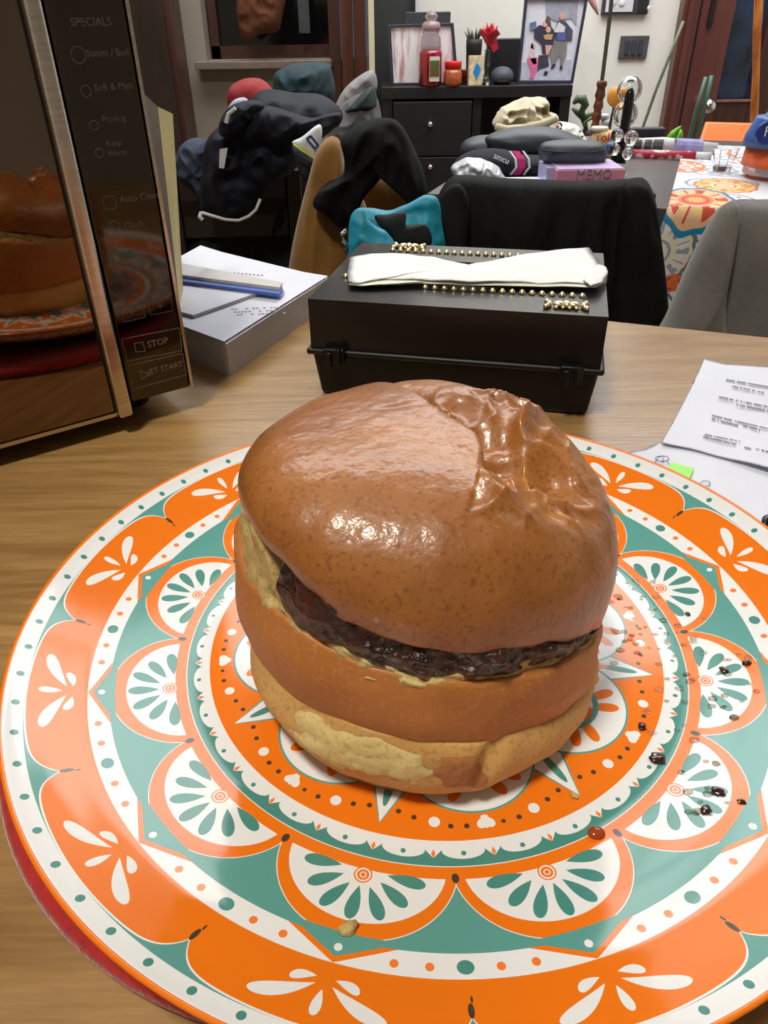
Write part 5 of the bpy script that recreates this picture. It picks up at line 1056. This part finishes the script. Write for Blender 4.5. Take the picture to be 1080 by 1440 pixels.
for k_ in range(13):
    a = k_ * 2.4; lay = k_ // 5; R1 = (4.5 + 3.4 * lay) * sc_; H1 = (20 - 2.5 * lay) * sc_; vs3 = []; fs3 = []
    for i in range(6):
        for j in range(7):
            s_ = i / 5; t_ = (j / 6 - .5) * (1.7 - .1 * lay); rad_ = R1 * (.35 + .75 * s_ ** .7) + .002 * s_ ** 4 * (1 + lay); wv = 1 - .35 * abs(j / 6 - .5) * 2 * s_
            vs3.append(rs_ + Vector((rad_ * cos(a + t_), rad_ * sin(a + t_), -12 * sc_ + H1 * 1.35 * s_ * wv)))
    for i in range(5):
        for j in range(6): fs3.append((i * 7 + j, i * 7 + j + 1, (i + 1) * 7 + j + 1, (i + 1) * 7 + j))
    o = raw('petal', vs3, fs3, rp, vs_, True, recalc=False); o.modifiers.new('s', 'SOLIDIFY').thickness = .0012
o = MB().prism([at(684, 60, 2.92), at(699, 56, 2.92), at(701, 68, 2.92), at(694, 74, 2.92), at(690, 66, 2.92)], (0, .003, 0)).build('petal', rp, vs_); 
pl = thing('potted_grass', 'small black pot with spiky dark plant behind the card box', 'plant', tuple(seat_z(665, 3.0)))
lathe_on('pot', 665, 119, 3.02, [(9, 118.9), (11, 78), (11, 72)], P('black_pot', (34, 32, 32), .6), pl)
gsp = MB(); tpz = at(665, 72, 3.02)
for k_ in range(22): a = rr2.uniform(0, 6.28); l_ = rr2.uniform(.018, .042); sp = rr2.uniform(.005, .028); p = Vector((at(665, 72, 3.02).x, 3.02, cz + 47 * 1.12 * sc_)); gsp.tube([p + Vector((cos(a) * sp * .5, sin(a) * sp * .5, -.01)), p + Vector((cos(a) * sp, sin(a) * sp, l_ * .6)), p + Vector((cos(a) * sp * 1.3, sin(a) * sp * 1.3, l_))], [.002, .0018, .0004], 5)
gsp.build('spiky_leaves', P('dark_olive_leaf', (44, 46, 36), .6), pl)
x0 = at(686, 60, 3.08).x; x1 = at(735, 60, 3.08).x; zt = at(710, 54, 3.08).z
tag(bx('black_display', ((x0 + x1) / 2, 3.1, (zt + cz) / 2), (x1 - x0, .05, zt - cz), black_ply, None, 0, .004), 'black upright box behind the rose, left of the family photo', 'box')
spk = thing('smart_speaker', 'small grey rounded speaker between the rose and the family photo', 'speaker', tuple(seat_z(706, 2.95)))
c0 = seat_z(707, 2.94); MB().ell((c0.x, 2.95, cz + .024), (.040, .038, .030), 24, 14, fn=lambda q: 1 if q.z > -.6 else 1).build('shell', P('grey_mesh_plastic', (66, 72, 82), .6, .08, 90), spk, True)
MB().lathe((c0.x, 2.95, cz), [(.026, 0), (.032, .006), (.036, .014)], 24).build('base', P('black_base', (20, 20, 22), .5), spk, True)
# wall things
sw = thing('light_switch', 'dark grey rectangular switch plate on the white wall', 'switch', tuple(at(892, 67, YB)))
ubox('cover_plate', 869.5, 50, 914, 83, YB - .012, .012, P('taupe_plate', (78, 76, 78), .45), sw, .002)
for k_ in range(3): ubox('rocker', 878 + k_ * 9.3, 56, 886.6 + k_ * 9.3, 77, YB - .017, .006, P('slate_rocker', (56, 62, 72), .4), sw, .001)
pic = thing('wall_picture', 'dark framed black and white picture at the top of the white wall', 'picture', tuple(at(880, 10, YB)))
ubox('frame', 846, -40, 920, 21, YB - .02, .02, P('dark_pic_frame', (60, 58, 62), .5), pic, .002); ubox('print', 851, -38, 897, 17, YB - .023, .003, P('grey_white_print', (206, 208, 216), .5, .2, 9), pic); ubox('dark_print', 897, -38, 918, 17, YB - .024, .004, P('black_print', (34, 34, 40), .5), pic)
for a, b_, r in ((913, 11, 3), (862, 2, 5), (875, 4, 4)): MB().ell(at(a, b_, YB - .026), (r * .0026, .002, r * .0026), 10, 6).build('print_spot', P('pale_print', (220, 220, 224), .5), pic)
pkf = thing('pink_leaf', 'pale pink petal hanging at the right of the family photo', 'flower', tuple(at(834, 5, 2.9)))
leaf([(826, -14), (830, -4), (835, 8), (841, 21)], [3, 6, 4, .4], 2.9, P('dusty_pink', (196, 140, 146), .6), 'petal', pkf)
# orange reflection in the window glass, built as a soft solid shape
hb = thing('orange_hanging_bag', 'dim orange cloth bag hanging before the dark window', 'bag', tuple(at(365, 40, 2.98)))
cloth('bag', [(338, -30), (400, -30), (396, 30), (388, 45), (365, 48), (350, 60), (336, 40)], 2.97, .04, P('burnt_orange_cloth', (92, 50, 26), .9, .2, 12), hb, folds=.008)
tag(ubox('grey_strip', 421, -30, 432, 47, 2.98, .01, P('dim_grey_strip', (60, 62, 68), .6), None, .001), 'narrow grey strip hanging right of the orange bag', 'strip')
